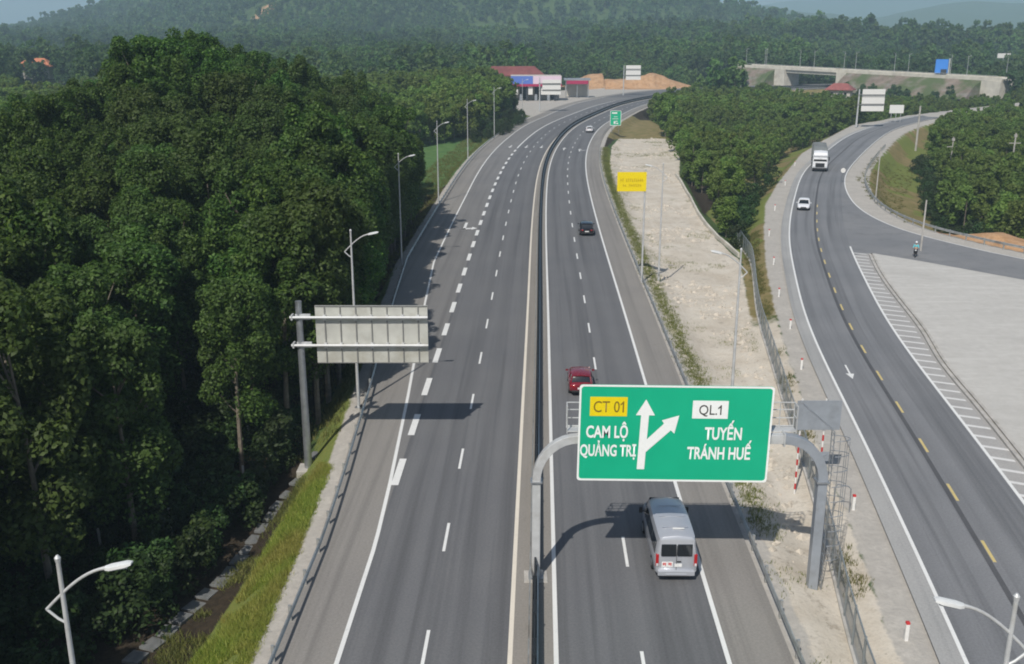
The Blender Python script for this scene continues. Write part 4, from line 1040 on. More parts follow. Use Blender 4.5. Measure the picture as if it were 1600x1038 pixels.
# grey board on two striped posts beside the fence
gbx, gby = 16.3, 52.6
gz0 = gz(gbx, gby)
gb = thing('striped_post_sign', 'grey sign back on two red and white striped posts behind the gantry ladder', 'road sign', (gbx, gby, gz0))
for x in (0, 1.35):
    p = MB().tube([(x, 0, -.05), (x, 0, 5.0 - gz0)], .05, 8).build('post', M['whiteband'], gb)
    m = MB()
    for z in np.arange(.3, 3.6, .75): m.tube([(x, 0, z), (x, 0, z + .36)], .056, 8)
    m.build('red_band', M['redband'], p)
MB().box((.95, -.09, 4.05 - gz0), (2.5, .04, 1.75)).build('sign_panel', M['post'], gb)
MB().box((1.25, -.09, 1.55 - gz0), (1.0, .04, .55)).tube([(.9, -.13, 1.4 - gz0), (1.6, -.13, 1.7 - gz0)], .02, 5).build('small_panel', M['post'], gb)
ho = thing('pipe_hoop', 'bent grey pipe hoop on the verge behind the gantry post', 'railing', (17.75, 48.9, gz(17.75, 48.9)))
MB().tube([(-.45, 0, 0), (-.45, 0, 1.5), (-.3, 0, 1.72), (.25, 0, 1.6), (.42, 0, 1.45), (.45, 0, 0)], .035, 7).build('hoop', M['galv'], ho)

# marker posts along the side road
mkp = None
for i, (x, y) in enumerate([(16.75, 37.), (18.5, 49.2), (22.3, 73.0), (24.4, 84.1), (26.3, 95.4), (29.4, 109.8), (33.0, 126.5), (38.7, 146.1), (47, 172), (56, 199)]):
    z = gz(x, y) + .02; lb = f'{["nearest","second","third","fourth","fifth","sixth","seventh","eighth","ninth","farthest"][i]} red-capped white marker post along the pale left shoulder of the side road'
    if mkp is None:
        mkp = thing('marker_post', lb, 'marker post', (x, y, z), 0, 'marker posts along the side road')
        MB().box((0, 0, .36), (.16, .16, .82)).build('post', M['whiteband'], mkp, bevel=.02)
        MB().box((0, 0, .82), (.165, .165, .12)).build('cap', M['redband'], mkp, bevel=.02)
    else: dup(mkp, (x, y, z), random.uniform(-.2, .2), lb)

# woven wire fence between the sand and the side road
fl = spline(FEN, 2.4)
fz = gzs(fl)
ft = thing('wire_fence', 'grey woven wire fence between the sand and the side road', 'fence', (fl[0][0], fl[0][1], fz[0]))
O = np.array([fl[0][0], fl[0][1], fz[0]])
V = []; F = []; U = []; acc = 0
for i in range(len(fl) - 1):
    a = np.r_[fl[i], fz[i]] - O; b = np.r_[fl[i + 1], fz[i + 1]] - O; L = np.linalg.norm(b - a); k = len(V)
    V += [a + [0, 0, .08], b + [0, 0, .08], b + [0, 0, 1.95], a + [0, 0, 1.95]]; U += [(acc, 0), (acc + L, 0), (acc + L, 1.87), (acc, 1.87)]; acc += L; F.append((k, k + 1, k + 2, k + 3))
put('mesh_panel', npmesh('mesh_panel', V, F, False, U), M['mesh'], ft)
m = MB().sweep([tuple(np.r_[p, z] - O) for p, z in zip(fl, fz)], [(-.03, 1.92), (-.03, 1.99), (.03, 1.99), (.03, 1.92)], True); m.build('top_rail', M['fencewire'], ft)
m = MB().sweep([tuple(np.r_[p, z] - O) for p, z in zip(fl, fz)], [(-.12, -.1), (-.12, .12), (.12, .12), (.12, -.1)], True); m.build('plinth', M['concrete'], ft)
pm = None
for p, z in zip(fl, fz):
    if pm is None: o = MB().box((0, 0, 1.0), (.08, .08, 2.1)).build('post', M['fencewire'], ft); pm = o.data
    else: o = bpy.data.objects.new('post', pm); COL.objects.link(o); o.parent = ft
    o.location = np.r_[p, z] - O
# low concrete wall along the far side of the sand
wl = spline([(30.6, 187), (28.6, 160), (27.3, 145), (26.7, 131), (27.2, 117.5)], 2.5)
wz = gzs(wl)
MB().sweep([(x, y, z) for (x, y), z in zip(wl, wz)], [(-.12, -.3), (-.12, .55), (.12, .55), (.12, -.3)], True).build('low_wall', M['conclight'])
tag(bpy.data.objects['low_wall'], 'low pale concrete wall between the sand and the young trees', 'wall')
# slab-edged drain below the left verge
dl = spline([(-12.6, 59), (-13.7, 55.5), (-14.9, 49.), (-16., 44), (-17.6, 39.), (-20, 31)], 1.12)
dz_ = gzs(dl)
dt = thing('slab_drain', 'stepped edge of grey concrete slabs below the left grass bank', 'drain', (dl[0][0], dl[0][1], dz_[0]))
sm = None
for i in range(0, len(dl) - 1):
    d = dl[min(i + 1, len(dl) - 1)] - dl[i]; a = math.atan2(d[1], d[0])
    if sm is None: o = MB().box((0, 0, .03), (.95, .8, .14)).build('slab', M['slab'], dt, bevel=.02); sm = o.data
    else: o = bpy.data.objects.new('slab', sm); COL.objects.link(o); o.parent = dt
    o.location = Vector((dl[i][0] + random.uniform(-.12, .12), dl[i][1], dz_[i] + random.uniform(-.05, .05))) - dt.location; o.rotation_euler = (random.uniform(-.07, .07), random.uniform(-.07, .07), a + random.uniform(-.09, .09))
# concrete channel with cross beams beside the right guardrail
ch = thing('drain_channel', 'open concrete channel with cross beams at the foot of the right gantry post', 'drain', (12.7, 36, -.6))
for sx in (-.38, .38): MB().box((sx, -2.0, -.05), (.14, 13.5, .75)).build('side_wall', M['conclight'], ch, bevel=.02)
MB().box((0, -2.0, -.46), (.62, 13.5, .08)).build('channel_floor', M['darkvoid'], ch)
for y in (-4.6, -1.2, 1.0, 3.6): MB().box((0, y, .2), (.62, .3, .14)).build('cross_beam', M['conclight'], ch, bevel=.02)

# thin concrete fence stakes under the wood
st_ = None
for i, (px, py) in enumerate([(-26.5, 44.5), (-22, 48), (-19.2, 50.8), (-22.8, 37.5), (-28.5, 38.8), (-16.6, 56.5), (-17.5, 62)]):
    z = gz(px, py); lb = ['pale thin stake under the trees in the darkest part of the wood', 'pale thin stake left of the big sign post under the trees', 'pale thin stake nearest the foot of the big sign post', 'pale thin stake close above the drain slabs', 'pale thin stake at the left near the first lamp', 'pale thin stake just behind the big sign post', 'pale thin stake behind the big sign post, farther up the wood edge'][i]
    if st_ is None:
        st_ = tag(MB().box((0, 0, 1.0), (.1, .1, 2.3)).build('fence_stake', M['concrete']), lb, 'stake', 'stakes under the wood'); st_.location = (px, py, z)
    else:
        o = st_.copy(); COL.objects.link(o); o.location = (px, py, z); o.rotation_euler = (random.uniform(-.06, .06), random.uniform(-.06, .06), 0); o['label'] = lb

# poles on the right
def pole(name, label, x, y, h, cat, cross=False, r=.12):
    t = thing(name, label, cat, (x, y, gz(x, y)))
    MB().tube([(0, 0, 0), (0, 0, h)], [r * 1.3, r], 9).build('pole', M['concrete'], t, True)
    if cross:
        MB().box((0, 0, h - 1.9), (2.2, .12, .14)).box((0, 0, h - .5), (.5, .3, .5)).build('crossarm', M['concrete'], t)
        MB().tube([(-.9, 0, h - 1.8), (-.9, 0, h - 1.5)], .05, 6).tube([(.9, 0, h - 1.8), (.9, 0, h - 1.5)], .05, 6).build('insulator', M['trim'], t)
    return t
pole('utility_pole', 'pale concrete utility pole with crossarm rising from the trees at the right edge', 96, 193, 12.0, 'pole', True, .13)
pole('utility_pole', 'faint utility pole with crossarm among the trees right of the bend', 85.5, 196, 11.0, 'pole', True, .09)
pole('thick_pole', 'tall pale pole at the end of the visible side road by the trees', 101, 252.5, 11.0, 'pole', False, .2)
pole('lamp_post', 'slim grey post standing behind the scooter by the branch road guardrail', 48.6, 116.6, 6.2, 'post', False, .09)
pole('lamp_post', 'slim grey post on the grass slope inside the bend', 57., 156., 8.2, 'post', False, .08)
# guardrail round the inside of the bend and the branch road
go = QI + normals(QI) * -3.2
gp = [(x, y, 0.) for x, y in go if y > 88 and y < 232]
gt2 = thing('guardrail', 'weathered guardrail round the inside of the right-hand bend and branch road', 'guardrail', gp[-1])
i2 = Matrix.Translation(-gt2.location)
b = MB().sweep(gp[::2], [(a - .03, z) for a, z in WPROF] + [(-.045, .72), (-.045, .42)], True); b.v = [tuple(i2 @ Vector(v)) for v in b.v]; b.build('beam', M['rail'], gt2)
pm = None
for q in gp[::2]:
    if pm is None: o = MB().box((0, 0, .2), (.13, .13, 1.1)).build('post', M['rail'], gt2); pm = o.data
    else: o = bpy.data.objects.new('post', pm); COL.objects.link(o); o.parent = gt2
    o.location = Vector(q) - gt2.location + Vector((.1, .05, 0))
rsn = thing('round_sign', 'small round white sign on a post inside the bend', 'road sign', (57.6, 174.5, -.2))
MB().tube([(0, 0, 0), (0, 0, 2.6)], .04, 6).build('post', M['galv'], rsn); MB().tube([(0, -.06, 2.3), (0, -.09, 2.3)], .42, 16).build('disc', M['whiteband'], rsn)

# ------------------------------------------------------------------ buildings far away
def hip(m, cx, cy, w, d, z0, z1, ridge):
    a, b = w / 2, d / 2; r = ridge / 2
    m.add([(cx - a, cy - b, z0), (cx + a, cy - b, z0), (cx + a, cy + b, z0), (cx - a, cy + b, z0), (cx - r, cy, z1), (cx + r, cy, z1), (cx - a, cy - b, z0 - .25), (cx + a, cy - b, z0 - .25), (cx + a, cy + b, z0 - .25), (cx - a, cy + b, z0 - .25)],
          [(0, 1, 5, 4), (1, 2, 5), (2, 3, 4, 5), (3, 0, 4), (6, 9, 8, 7), (0, 6, 7, 1), (1, 7, 8, 2), (2, 8, 9, 3), (3, 9, 6, 0)]); return m
fs = thing('filling_station', 'filling station with blue and pink canopy and dark bays beside the highway bend', 'building', (9.5, 410, -.05))
MB().box((0, 0, 8.0), (20, 12, 3.2)).build('canopy', M['wallpale'], fs)
MB().box((-5.6, -6.06, 8.0), (8.6, .1, 3.0)).build('fascia_panel', M['blue'], fs)
MB().box((4.3, -6.06, 8.0), (11., .1, 3.0)).build('fascia_panel', M['pink'], fs)
MB().box((0, -6.1, 6.0), (20.2, .12, .9)).build('fascia_band', M['crimson'], fs)
for x in (-9.2, -3.6, 2., 7.6): MB().box((x, -5, 2.8), (.8, .8, 5.6)).build('column', M['darkvoid'], fs)
MB().box((0, 4.5, 2.6), (19, 4, 5.2)).build('kiosk', M['wallpale'], fs)
for x in (-8., -2.2, 2.8): MB().box((x, -5.3, 3.9), (1.7, .25, 3.0)).build('white_panel', M['whiteband'], fs)  # plain white panels under the canopy front
for x in (-5, .8, 7.0): MB().box((x, 2.42, 2.6), (2.4, .22, 4.6)).build('doorway', M['darkvoid'], fs)
for x in (-6, 0, 5): MB().box((x, -3.5, .9), (1.1, .7, 1.8)).box((x, -3.5, 2.1), (.9, .5, .6)).build('fuel_pump', M['post'], fs, bevel=.05)
hb = thing('station_building', 'long building with a dull red hipped roof behind the filling station', 'building', (.5, 437, -.6))
MB().box((0, 0, 4.6), (20, 12, 9.2)).build('wall', M['wallpale'], hb)
hip(MB(), 0, 0, 27, 16, 9.3, 12.9, 18).build('roof', M['maroon'], hb)
for x in (-7, -2, 3, 8): MB().box((x, -6.03, 6.6), (2, .1, 1.8)).build('window', M['glass'], hb)
sh = thing('shelter', 'low open shelter with red-trimmed flat roof right of the filling station', 'building', (27, 428, 0))
MB().box((0, 0, 7.3), (11, 7, .7)).build('roof', M['post'], sh); MB().box((0, -3.56, 6.2), (9, .1, 1.4)).build('fascia_band', M['crimson'], sh)
for x in (-4.6, 0, 4.6): MB().box((x, -2.8, 3.5), (.35, .35, 7)).build('column', M['galv'], sh)
MB().box((0, 2.6, 3.3), (9.4, .4, 6.2)).build('wall', M['wallpale'], sh)
h1 = thing('house', 'house with a bright orange tiled roof among the trees at far left', 'house', (-239, 520, 3.9))
MB().box((0, 0, 3), (15, 8, 6)).build('wall', M['wallpale'], h1); hip(MB(), 0, 0, 17.5, 11, 6.1, 10, 8.).build('roof', M['rooforange'], h1)
for x in (-4, 0, 4): MB().box((x, -4.03, 3.4), (1.4, .1, 1.6)).build('window', M['glass'], h1)
h2 = thing('house', 'small house with a faded pink-red roof half hidden by trees below the overpass', 'house', (143, 447, -1.6), R(-28)); h2.scale = (.8, .8, .9)
MB().box((0, 0, 2.1), (12, 8, 4.2)).build('wall', M['wallpale'], h2); hip(MB(), 0, 0, 15, 11, 4.3, 7.2, 7).build('roof', M['roofred'], h2)
for x in (-3.5, 3.5): MB().box((x, -4.03, 2.3), (1.4, .1, 1.5)).build('window', M['glass'], h2)
MB().box((0, -4.04, 1.2), (1.2, .1, 2.3)).build('door', M['trim'], h2)

# ------------------------------------------------------------------ overpass and its lamps
ov = thing('overpass', 'pale concrete overpass crossing the highway in the distance', 'bridge', (BR_A[0], BR_A[1], 0))
BD = BR_B - BR_A; BL = np.hypot(*BD); BU = BD / BL; BNV = np.array([BU[1], -BU[0]])
if BNV[1] > 0: BNV = -BNV                                   # towards the camera
def bp(u, v, z): return (BU[0] * u + BNV[0] * v, BU[1] * u + BNV[1] * v, z)
def bbox(m, u0, u1, v0, v1, za0, za1, zb0=None, zb1=None):
    """box along the bridge; bottom/top heights at both ends"""
    zb0 = za0 if zb0 is None else zb0; zb1 = za1 if zb1 is None else zb1
    vs = [bp(u, v, z) for u, z0, z1 in ((u0, za0, za1), (u1, zb0, zb1)) for v in (v0, v1) for z in (z0, z1)]
    return m.add(vs, [(0, 1, 3, 2), (4, 6, 7, 5), (0, 4, 5, 1), (2, 3, 7, 6), (0, 2, 6, 4), (1, 5, 7, 3)])
dk = lambda u: 9.3 - 1.9 * u / BL                           # deck level
U0, U1 = 32., 66.                                           # the opening
bbox(MB(), -3, BL + 2, -5, 5, dk(-3) - .9, dk(-3), dk(BL) - .9, dk(BL)).build('deck', M['conclight'], ov)
for v in (5.0, -5.25): bbox(MB(), -3, BL + 2, v, v + .25, dk(-3) - .95, dk(-3) + .5, dk(BL) - .95, dk(BL) + .5).build('parapet', M['conclight'], ov)
for v in (-4, -1.4, 1.2, 3.8): bbox(MB(), U0, U1, v, v + .6, dk(U0) - 2.4, dk(U0) - .92, dk(U1) - 2.4, dk(U1) - .92).build('girder', M['conclight'], ov)
bbox(MB(), U0 - 7, U0, -5, 5.6, -.3, dk(U0) - .95).build('abutment', M['conclight'], ov)
bbox(MB(), U1, U1 + 6, -5, 5.6, 2.2, dk(U1) - .95).build('abutment', M['conclight'], ov)
bbox(MB(), BL - 7, BL + 2, -5, 5.6, -.5, dk(BL) - .95).build('abutment', M['conclight'], ov)
for (u0, u1, mt_) in ((-3, U0 - 7, 'embank'), (U1 + 6, BL - 7, 'embank')):
    m = MB(); n = 14
    us = np.linspace(u0, u1, n)
    vs = []; fs_ = []
    for u in us:
        jj = random.uniform(-.5, .5)
        vs += [bp(u, -5, -1), bp(u, -4.9, dk(u) - .97), bp(u, 5.2, dk(u) - .97), bp(u, 9.5 + jj, dk(u) * .55), bp(u, 15 + jj, -1)]
    for i in range(n - 1):
        for j in range(4): fs_.append((i * 5 + j, i * 5 + j + 1, i * 5 + 6 + j, i * 5 + 5 + j))
    fs_ += [(0, 1, 2, 3, 4), tuple(5 * (n - 1) + q for q in (4, 3, 2, 1, 0))]
    m.add(vs, fs_); m.build('embankment', M[mt_], ov)
m = MB()
for u in np.arange(-2, BL, 2.2): m.tube([bp(u, 5.1, dk(u) + .7), bp(u, 5.1, dk(u) + 1.25)], .05, 5)
m.tube([bp(-3, 5.1, dk(-3) + 1.25), bp(BL, 5.1, dk(BL) + 1.25)], .06, 5).build('railing', M['galvlight'], ov)
for i, u in enumerate([2, 9, 16, 33, 50, 62, 76, 92, 106, 122, 136, 149]):
    q = np.array(bp(u, -4 if i % 2 else 4, dk(u))) + np.array([BR_A[0], BR_A[1], 0])
    dup(lp, q, math.atan2(BNV[1], BNV[0]) + (0 if i % 2 else math.pi), 'slim street lamp on the overpass in the distance', 'street lamps on the overpass', (.9, .9, .72))
bb = thing('billboard', 'bright blue board standing on the overpass embankment', 'billboard', tuple(np.array(bp(118, -3, dk(118))) + np.array([BR_A[0], BR_A[1], 0])))
MB().box((0, 0, 3.8), (5.6, .4, 6.0)).build('board', M['bluebright'], bb); MB().box((1.0, -.25, 1.4), (2.6, .3, 2.2)).build('opening', M['darkvoid'], bb); MB().box((3.3, 0, 3.6), (.5, .5, 7.2)).build('post', M['galvlight'], bb)
wb = thing('billboard', 'small white board standing above the forest at far right', 'billboard', (285, 600, 3))
MB().box((0, 0, 10.6), (7.5, .3, 2.6)).build('board', M['whiteband'], wb); MB().tube([(0, .3, 0), (0, .3, 9.4)], .25, 8).build('post', M['galv'], wb)

# ------------------------------------------------------------------ vegetation
def leaf_cards(C, nrm, size, rgen, asp=.62):
    n = len(C); a = rgen.normal(size=(n, 3)); a -= nrm * np.einsum('ij,ij->i', a, nrm)[:, None]; a /= np.linalg.norm(a, axis=1)[:, None] + 1e-9
    b = np.cross(nrm, a); s = size * rgen.uniform(.65, 1.35, (n, 1))
    V = np.stack([C - a * s, C - b * s * asp * .9, C + a * s, C + b * s * asp], 1).reshape(-1, 3)
    return V, np.arange(4 * n).reshape(n, 4)
def crown_mesh(seed, H, Rad, base, npuff, nleaf, size, pr=(.75, 1.35)):
    """crown as leaf clusters: an uneven stack of puffs around a leaning stem"""
    g = np.random.default_rng(seed); C = []; Nn = []; puffs = []
    lean = g.normal(0, .35, 2)
    for i in range(npuff):
        u = g.uniform(0, 1) ** .8; z = base + (H - base) * u
        env = Rad * (math.sin(math.pi * (.16 + .67 * u)) ** .75) * g.uniform(.85, 1.12)
        th = g.uniform(0, 2 * math.pi); rr = env * math.sqrt(g.uniform(.12, 1)) * .82
        c = np.array([lean[0] * u + rr * math.cos(th), lean[1] * u + rr * math.sin(th), z]); pr_ = g.uniform(*pr) * (1.1 - .35 * u)
        puffs.append((c, pr_)); d = g.normal(size=(nleaf, 3)); d /= np.linalg.norm(d, axis=1)[:, None]
        d[:, 2] = np.abs(d[:, 2]) * np.where(g.random(nleaf) < .66, 1, -1)
        rad = pr_ * g.uniform(.55, 1.05, (nleaf, 1)) ** .6
        C.append(c + d * rad * np.array([.92, .92, 1.05])); nn = d * .95 + np.array([0, -.0, .35]) + g.normal(0, .6, (nleaf, 3)); Nn.append(nn / np.linalg.norm(nn, axis=1)[:, None])
    V, F = leaf_cards(np.concatenate(C), np.concatenate(Nn), size, g)
    return npmesh('crown', V, F), puffs, lean
def trunk_mesh(seed, H, base, puffs, lean, r0):
    g = np.random.default_rng(seed + 500); m = MB()
    top = np.array([lean[0] * .85, lean[1] * .85, H * .88])
    pts = [np.array([0, 0, -.6])] + [np.array([lean[0] * k * k + g.normal(0, .08), lean[1] * k * k + g.normal(0, .08), H * .88 * k]) for k in (.25, .5, .75)] + [top]
    m.tube(pts, [r0 * 1.25, r0, r0 * .75, r0 * .5, r0 * .2], 7)
    for c, p in puffs[:9]:
        k = max(.3, min(.8, (c[2] - 1.4) / H)); st = np.array([lean[0] * k * k, lean[1] * k * k, H * .88 * k])
        m.tube([st, (st + c) / 2 + np.array([0, 0, -.2]), c], [r0 * .4, r0 * .28, r0 * .1], 5)
    return m.mesh('trunk', True)
protos = {}
def family(key, n, Hr, Rr, bfrac, npuff, nleaf, size, mat, r0, pr=(.75, 1.35)):
    out = []
    for i in range(n):
        g = random.Random(hash_(key) + i); H = g.uniform(*Hr); Rd = g.uniform(*Rr)
        cm, puffs, lean = crown_mesh(hash_(key) + i * 13, H, Rd, H * bfrac, npuff, nleaf, size, pr); cm.materials.append(mat)
        tm = trunk_mesh(i + hash_(key), H, H * bfrac, puffs, lean, r0); tm.materials.append(M['trunk']); out.append((cm, tm, H, Rd))
    protos[key] = out
def hash_(k): return sum(ord(c) * (i + 3) for i, c in enumerate(k)) % 9973
family('wood', 9, (12.6, 16.2), (3.1, 4.2), .28, 66, 250, .145, M['leaf'], .17)
family('plant', 7, (7.5, 10), (2.0, 2.7), .2, 38, 92, .23, M['leafy'], .11, (.65, 1.1))
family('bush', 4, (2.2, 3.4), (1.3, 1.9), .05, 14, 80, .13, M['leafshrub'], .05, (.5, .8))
def jgrid(poly, st, jit=.42):
    lo, hi = poly.min(0), poly.max(0); xs, ys = np.meshgrid(np.arange(lo[0], hi[0], st), np.arange(lo[1], hi[1], st))
    P = np.c_[xs.ravel(), ys.ravel()] + rng.uniform(-jit * st, jit * st, (xs.size, 2)); return P[ring_in(P, poly)]
def infrustum(P, pad=8, hmax=18):
    zc = P[:, 1] * .959 + 3; return (np.abs(P[:, 0]) < zc * .53 + pad) & (P[:, 1] > 8)
# the wood left of the highway
wood = jgrid(np.array([(-18.5, -12), (-19.5, 22), (-20.8, 34), (-20, 44), (-17.5, 56), (-14.4, 64), (-14.2, 80), (-15.3, 100), (-15.2, 125), (-15.2, 140), (-16.2, 154), (-17.5, 165), (-21, 176), (-32, 180), (-50, 178), (-100, 190), (-118, 120), (-92, 40), (-60, 0), (-40, -14)], float), 4.7)
ey = np.r_[np.arange(66, 132, 3.6), np.arange(134, 147, 4.2)]; ey = ey[np.min(np.abs(ey[:, None] - np.array([[107, 150.]])), 1) > 4.6]; es = np.array([at_y(q) for q in ey])
wood = np.r_[wood, hpos(es, GL(ey) - rng.uniform(3.0, 4.2, len(ey)))]
# young trees between the roads, trees inside the bend
mid = jgrid(np.array([(31, 150), (28.6, 131), (30, 129), (32.5, 148), (38, 168), (52, 210), (66, 246), (80, 272), (94, 300), (70, 300), (45, 290), (41, 262), (36, 226), (33, 195)], float), 4.1)
rgt = jgrid(np.array([(65, 140), (70, 132), (80, 127), (100, 112), (135, 150), (190, 250), (215, 326), (160, 334), (141, 313), (124, 290), (109, 262), (93, 222), (82, 190), (71, 162), (66, 148)], float), 4.6)
cand = [(p, 'wood') for p in wood] + [(p, 'plant') for p in mid] + [(p, 'plant') for p in rgt]
vis = infrustum(np.array([c[0] for c in cand]), 6)
dist = np.array([math.hypot(*c[0]) * (1 if c[1] == 'wood' else 1.15) for c in cand]); order = np.argsort(dist + 1e6 * ~vis)
indiv = set(order[:292].tolist())
LBL = {'wood': 'tall dark green acacia crowded in the wood left of the highway', 'mid': 'young green tree in the thicket between the highway and the side road', 'rgt': 'bushy green tree in the thicket right of the bend'}
GRP = {'wood': 'trees of the wood left of the highway', 'mid': 'trees between the highway and the side road', 'rgt': 'trees right of the bend'}
zs = gzs(np.array([c[0] for c in cand])); rest = []
midn = len(wood) + len(mid)
for i, (p, key) in enumerate(cand):
    which = 'wood' if i < len(wood) else 'mid' if i < midn else 'rgt'
    v = rng.integers(len(protos[key])); a = rng.uniform(0, 6.28); sc = rng.uniform(.82, 1.12)
    if which == 'mid': sc *= .78
    if which == 'rgt': sc *= .95
    if which == 'wood' and p[0] > -20.5: sc *= 1.08 if 60 < p[1] < 128 else .86
    if which == 'wood' and p[0] / max(p[1], 1) < -.38 and p[1] > 70: sc *= .84
    if i in indiv:
        cm, tm, H, Rd = protos[key][v]
        t = thing('acacia_tree' if key == 'wood' else 'young_tree', LBL[which], 'tree', (p[0], p[1], zs[i]), a, GRP[which]); t.scale = (sc, sc, sc * rng.uniform(.92, 1.06))
        for nm, me in (('crown', cm), ('trunk', tm)):
            o = bpy.data.objects.new(nm, me); COL.objects.link(o); o.parent = t
    else: rest.append((p[0], p[1], zs[i], sc, a, key))
# scatter by geometry nodes, for what cannot be counted
def scatter(name, pts, scales, rots, variants, label, cat):
    me = npmesh(name, pts, np.zeros((0, 4), int)) if False else bpy.data.meshes.new(name)
    me.vertices.add(len(pts)); me.vertices.foreach_set('co', np.asarray(pts, np.float32).ravel())
    for nm, arr in (('sc', scales), ('rz', rots)):
        at = me.attributes.new(nm, 'FLOAT', 'POINT'); at.data.foreach_set('value', np.asarray(arr, np.float32))
    o = bpy.data.objects.new(name, me); COL.objects.link(o); tag(o, label, cat, None, 'stuff')
    c = bpy.data.collections.new(name + '_variants')
    for i, vm in enumerate(variants):
        c.objects.link(bpy.data.objects.new(f'{name}_variant', vm))
    ng = bpy.data.node_groups.new(name, 'GeometryNodeTree')
    ng.interface.new_socket('Geometry', in_out='INPUT', socket_type='NodeSocketGeometry'); ng.interface.new_socket('Geometry', in_out='OUTPUT', socket_type='NodeSocketGeometry')
    n = ng.nodes; l = ng.links; gi = n.new('NodeGroupInput'); go_ = n.new('NodeGroupOutput')
    ip = n.new('GeometryNodeInstanceOnPoints'); ci = n.new('GeometryNodeCollectionInfo'); ci.inputs[0].default_value = c; ci.inputs['Separate Children'].default_value = True; ci.inputs['Reset Children'].default_value = True
    ip.inputs['Pick Instance'].default_value = True
    def attr(nm):
        a = n.new('GeometryNodeInputNamedAttribute'); a.data_type = 'FLOAT'; a.inputs['Name'].default_value = nm; return a.outputs['Attribute']
    cx = n.new('ShaderNodeCombineXYZ'); l.new(attr('rz'), cx.inputs[2]); e2r = n.new('FunctionNodeEulerToRotation'); l.new(cx.outputs[0], e2r.inputs[0])
    l.new(gi.outputs[0], ip.inputs['Points']); l.new(ci.outputs[0], ip.inputs['Instance']); l.new(e2r.outputs[0], ip.inputs['Rotation']); l.new(attr('sc'), ip.inputs['Scale'])
    rv = n.new('FunctionNodeRandomValue'); rv.data_type = 'INT'; rv.inputs['Max'].default_value = len(variants) - 1
    for s_ in rv.outputs:
        if s_.enabled and s_.type == 'INT': l.new(s_, ip.inputs['Instance Index'])
    for s_ in rv.inputs:
        if s_.type == 'INT' and s_.name == 'Max': s_.default_value = len(variants) - 1
        if s_.type == 'INT' and s_.name == 'Min': s_.default_value = 0
    l.new(ip.outputs[0], go_.inputs[0])
    md = o.modifiers.new('scatter', 'NODES'); md.node_group = ng
    return o
def whole_tree(seed, H, Rd, bf, npuff, nleaf, size, mat, pr):
    cm, puffs, lean = crown_mesh(seed, H, Rd, H * bf, npuff, nleaf, size, pr)
    V = np.empty(len(cm.vertices) * 3, np.float32); cm.vertices.foreach_get('co', V); V = V.reshape(-1, 3); F = np.arange(len(V)).reshape(-1, 4)
    # a thin trunk of four quads
    r = .11; k = len(V); ring = np.array([(r, 0, 0), (0, r, 0), (-r, 0, 0), (0, -r, 0)])
    V = np.r_[V, ring + [0, 0, -.8], ring * .5 + [0, 0, H * .8]]
    F = np.r_[F, [[k + i, k + (i + 1) % 4, k + 4 + (i + 1) % 4, k + 4 + i] for i in range(4)]]
    me = npmesh('forest_tree', V, F); me.materials.append(mat); me.materials.append(M['trunk'])
    mi_ = np.zeros(len(F), np.int32); mi_[-4:] = 1; me.polygons.foreach_set('material_index', mi_); return me
wv = [whole_tree(900 + i, 15.5 + (i % 3 - 1) * 1.6, 3.2, .3, 44, 110, .21, M['leaf'], (.75, 1.35)) for i in range(4)]
pv = [whole_tree(940 + i, 8.7 + (i % 3 - 1) * .9, 2.5, .14, 26, 74, .3, M['leafy'], (.65, 1.1)) for i in range(4)]
fv = [whole_tree(980 + i, 11.5 + (i % 3 - 1) * 1.7, 2.9, .2, 20, 26, .62, M['leaffar'], (.9, 1.5)) for i in range(5)]
fv2 = [whole_tree(990 + i, 12. + (i % 3 - 1) * 2, 4.0, .15, 13, 15, 1.0, M['leafhill'], (1.2, 2.0)) for i in range(4)]
# plantation and forest beyond, as one mass of trees
def keep(P):
    """True where forest may stand"""
    k = np.ones(len(P), bool)
    for poly, pad in ((HWPOLY, 4), (QFLAT, 3), (SANDP, 2), (RESTP, 4), (BANKP, 3)): k &= ~ring_in(P, poly) & (line_dist(P, poly, True) > pad)
    bq = P - BR_A; u = bq @ BU; v = bq @ BNV; k &= ~((u > -8) & (u < BL + 6) & (v > -9) & (v < 17))
    k &= ~((u > BL + 2) & (u < BL + 6) & (np.abs(v) < 6))
    k &= ~ring_in(P, np.array([(-9, 170), (-22, 184), (-30, 214), (-22, 246), (-9, 262), (2, 290), (8, 318), (3, 330), (-9, 258)], float))
    k &= ~((np.abs(P[:, 0] / P[:, 1] + .452) < .03) & (P[:, 1] > 350) & (P[:, 1] < 504))
    for bx, by, rr in ((2.5, 432, 18), (12, 408, 17), (28, 428, 10), (-239, 520, 10), (143, 446, 8)): k &= np.hypot(P[:, 0] - bx, P[:, 1] - by) > rr
    k &= ~((P[:, 0] > 40) & (P[:, 0] < 130) & (P[:, 1] > 425) & (P[:, 1] < 490) & (np.interp(P[:, 0], HC[:, 0], HC[:, 1]) > P[:, 1] - 8) & (P[:, 1] > np.interp(P[:, 0], HC[:, 0], HC[:, 1]) - 14))
    return k
def poisson(y0, y1, st, xpad=10):
    ys = np.arange(y0, y1, st); P = []
    for y in ys:
        hw = (y * .959 + 6) * .535 + xpad; x = np.arange(-hw, hw, st); P.append(np.c_[x, np.full(len(x), y)])
    P = np.concatenate(P); return P + rng.uniform(-.45 * st, .45 * st, P.shape)
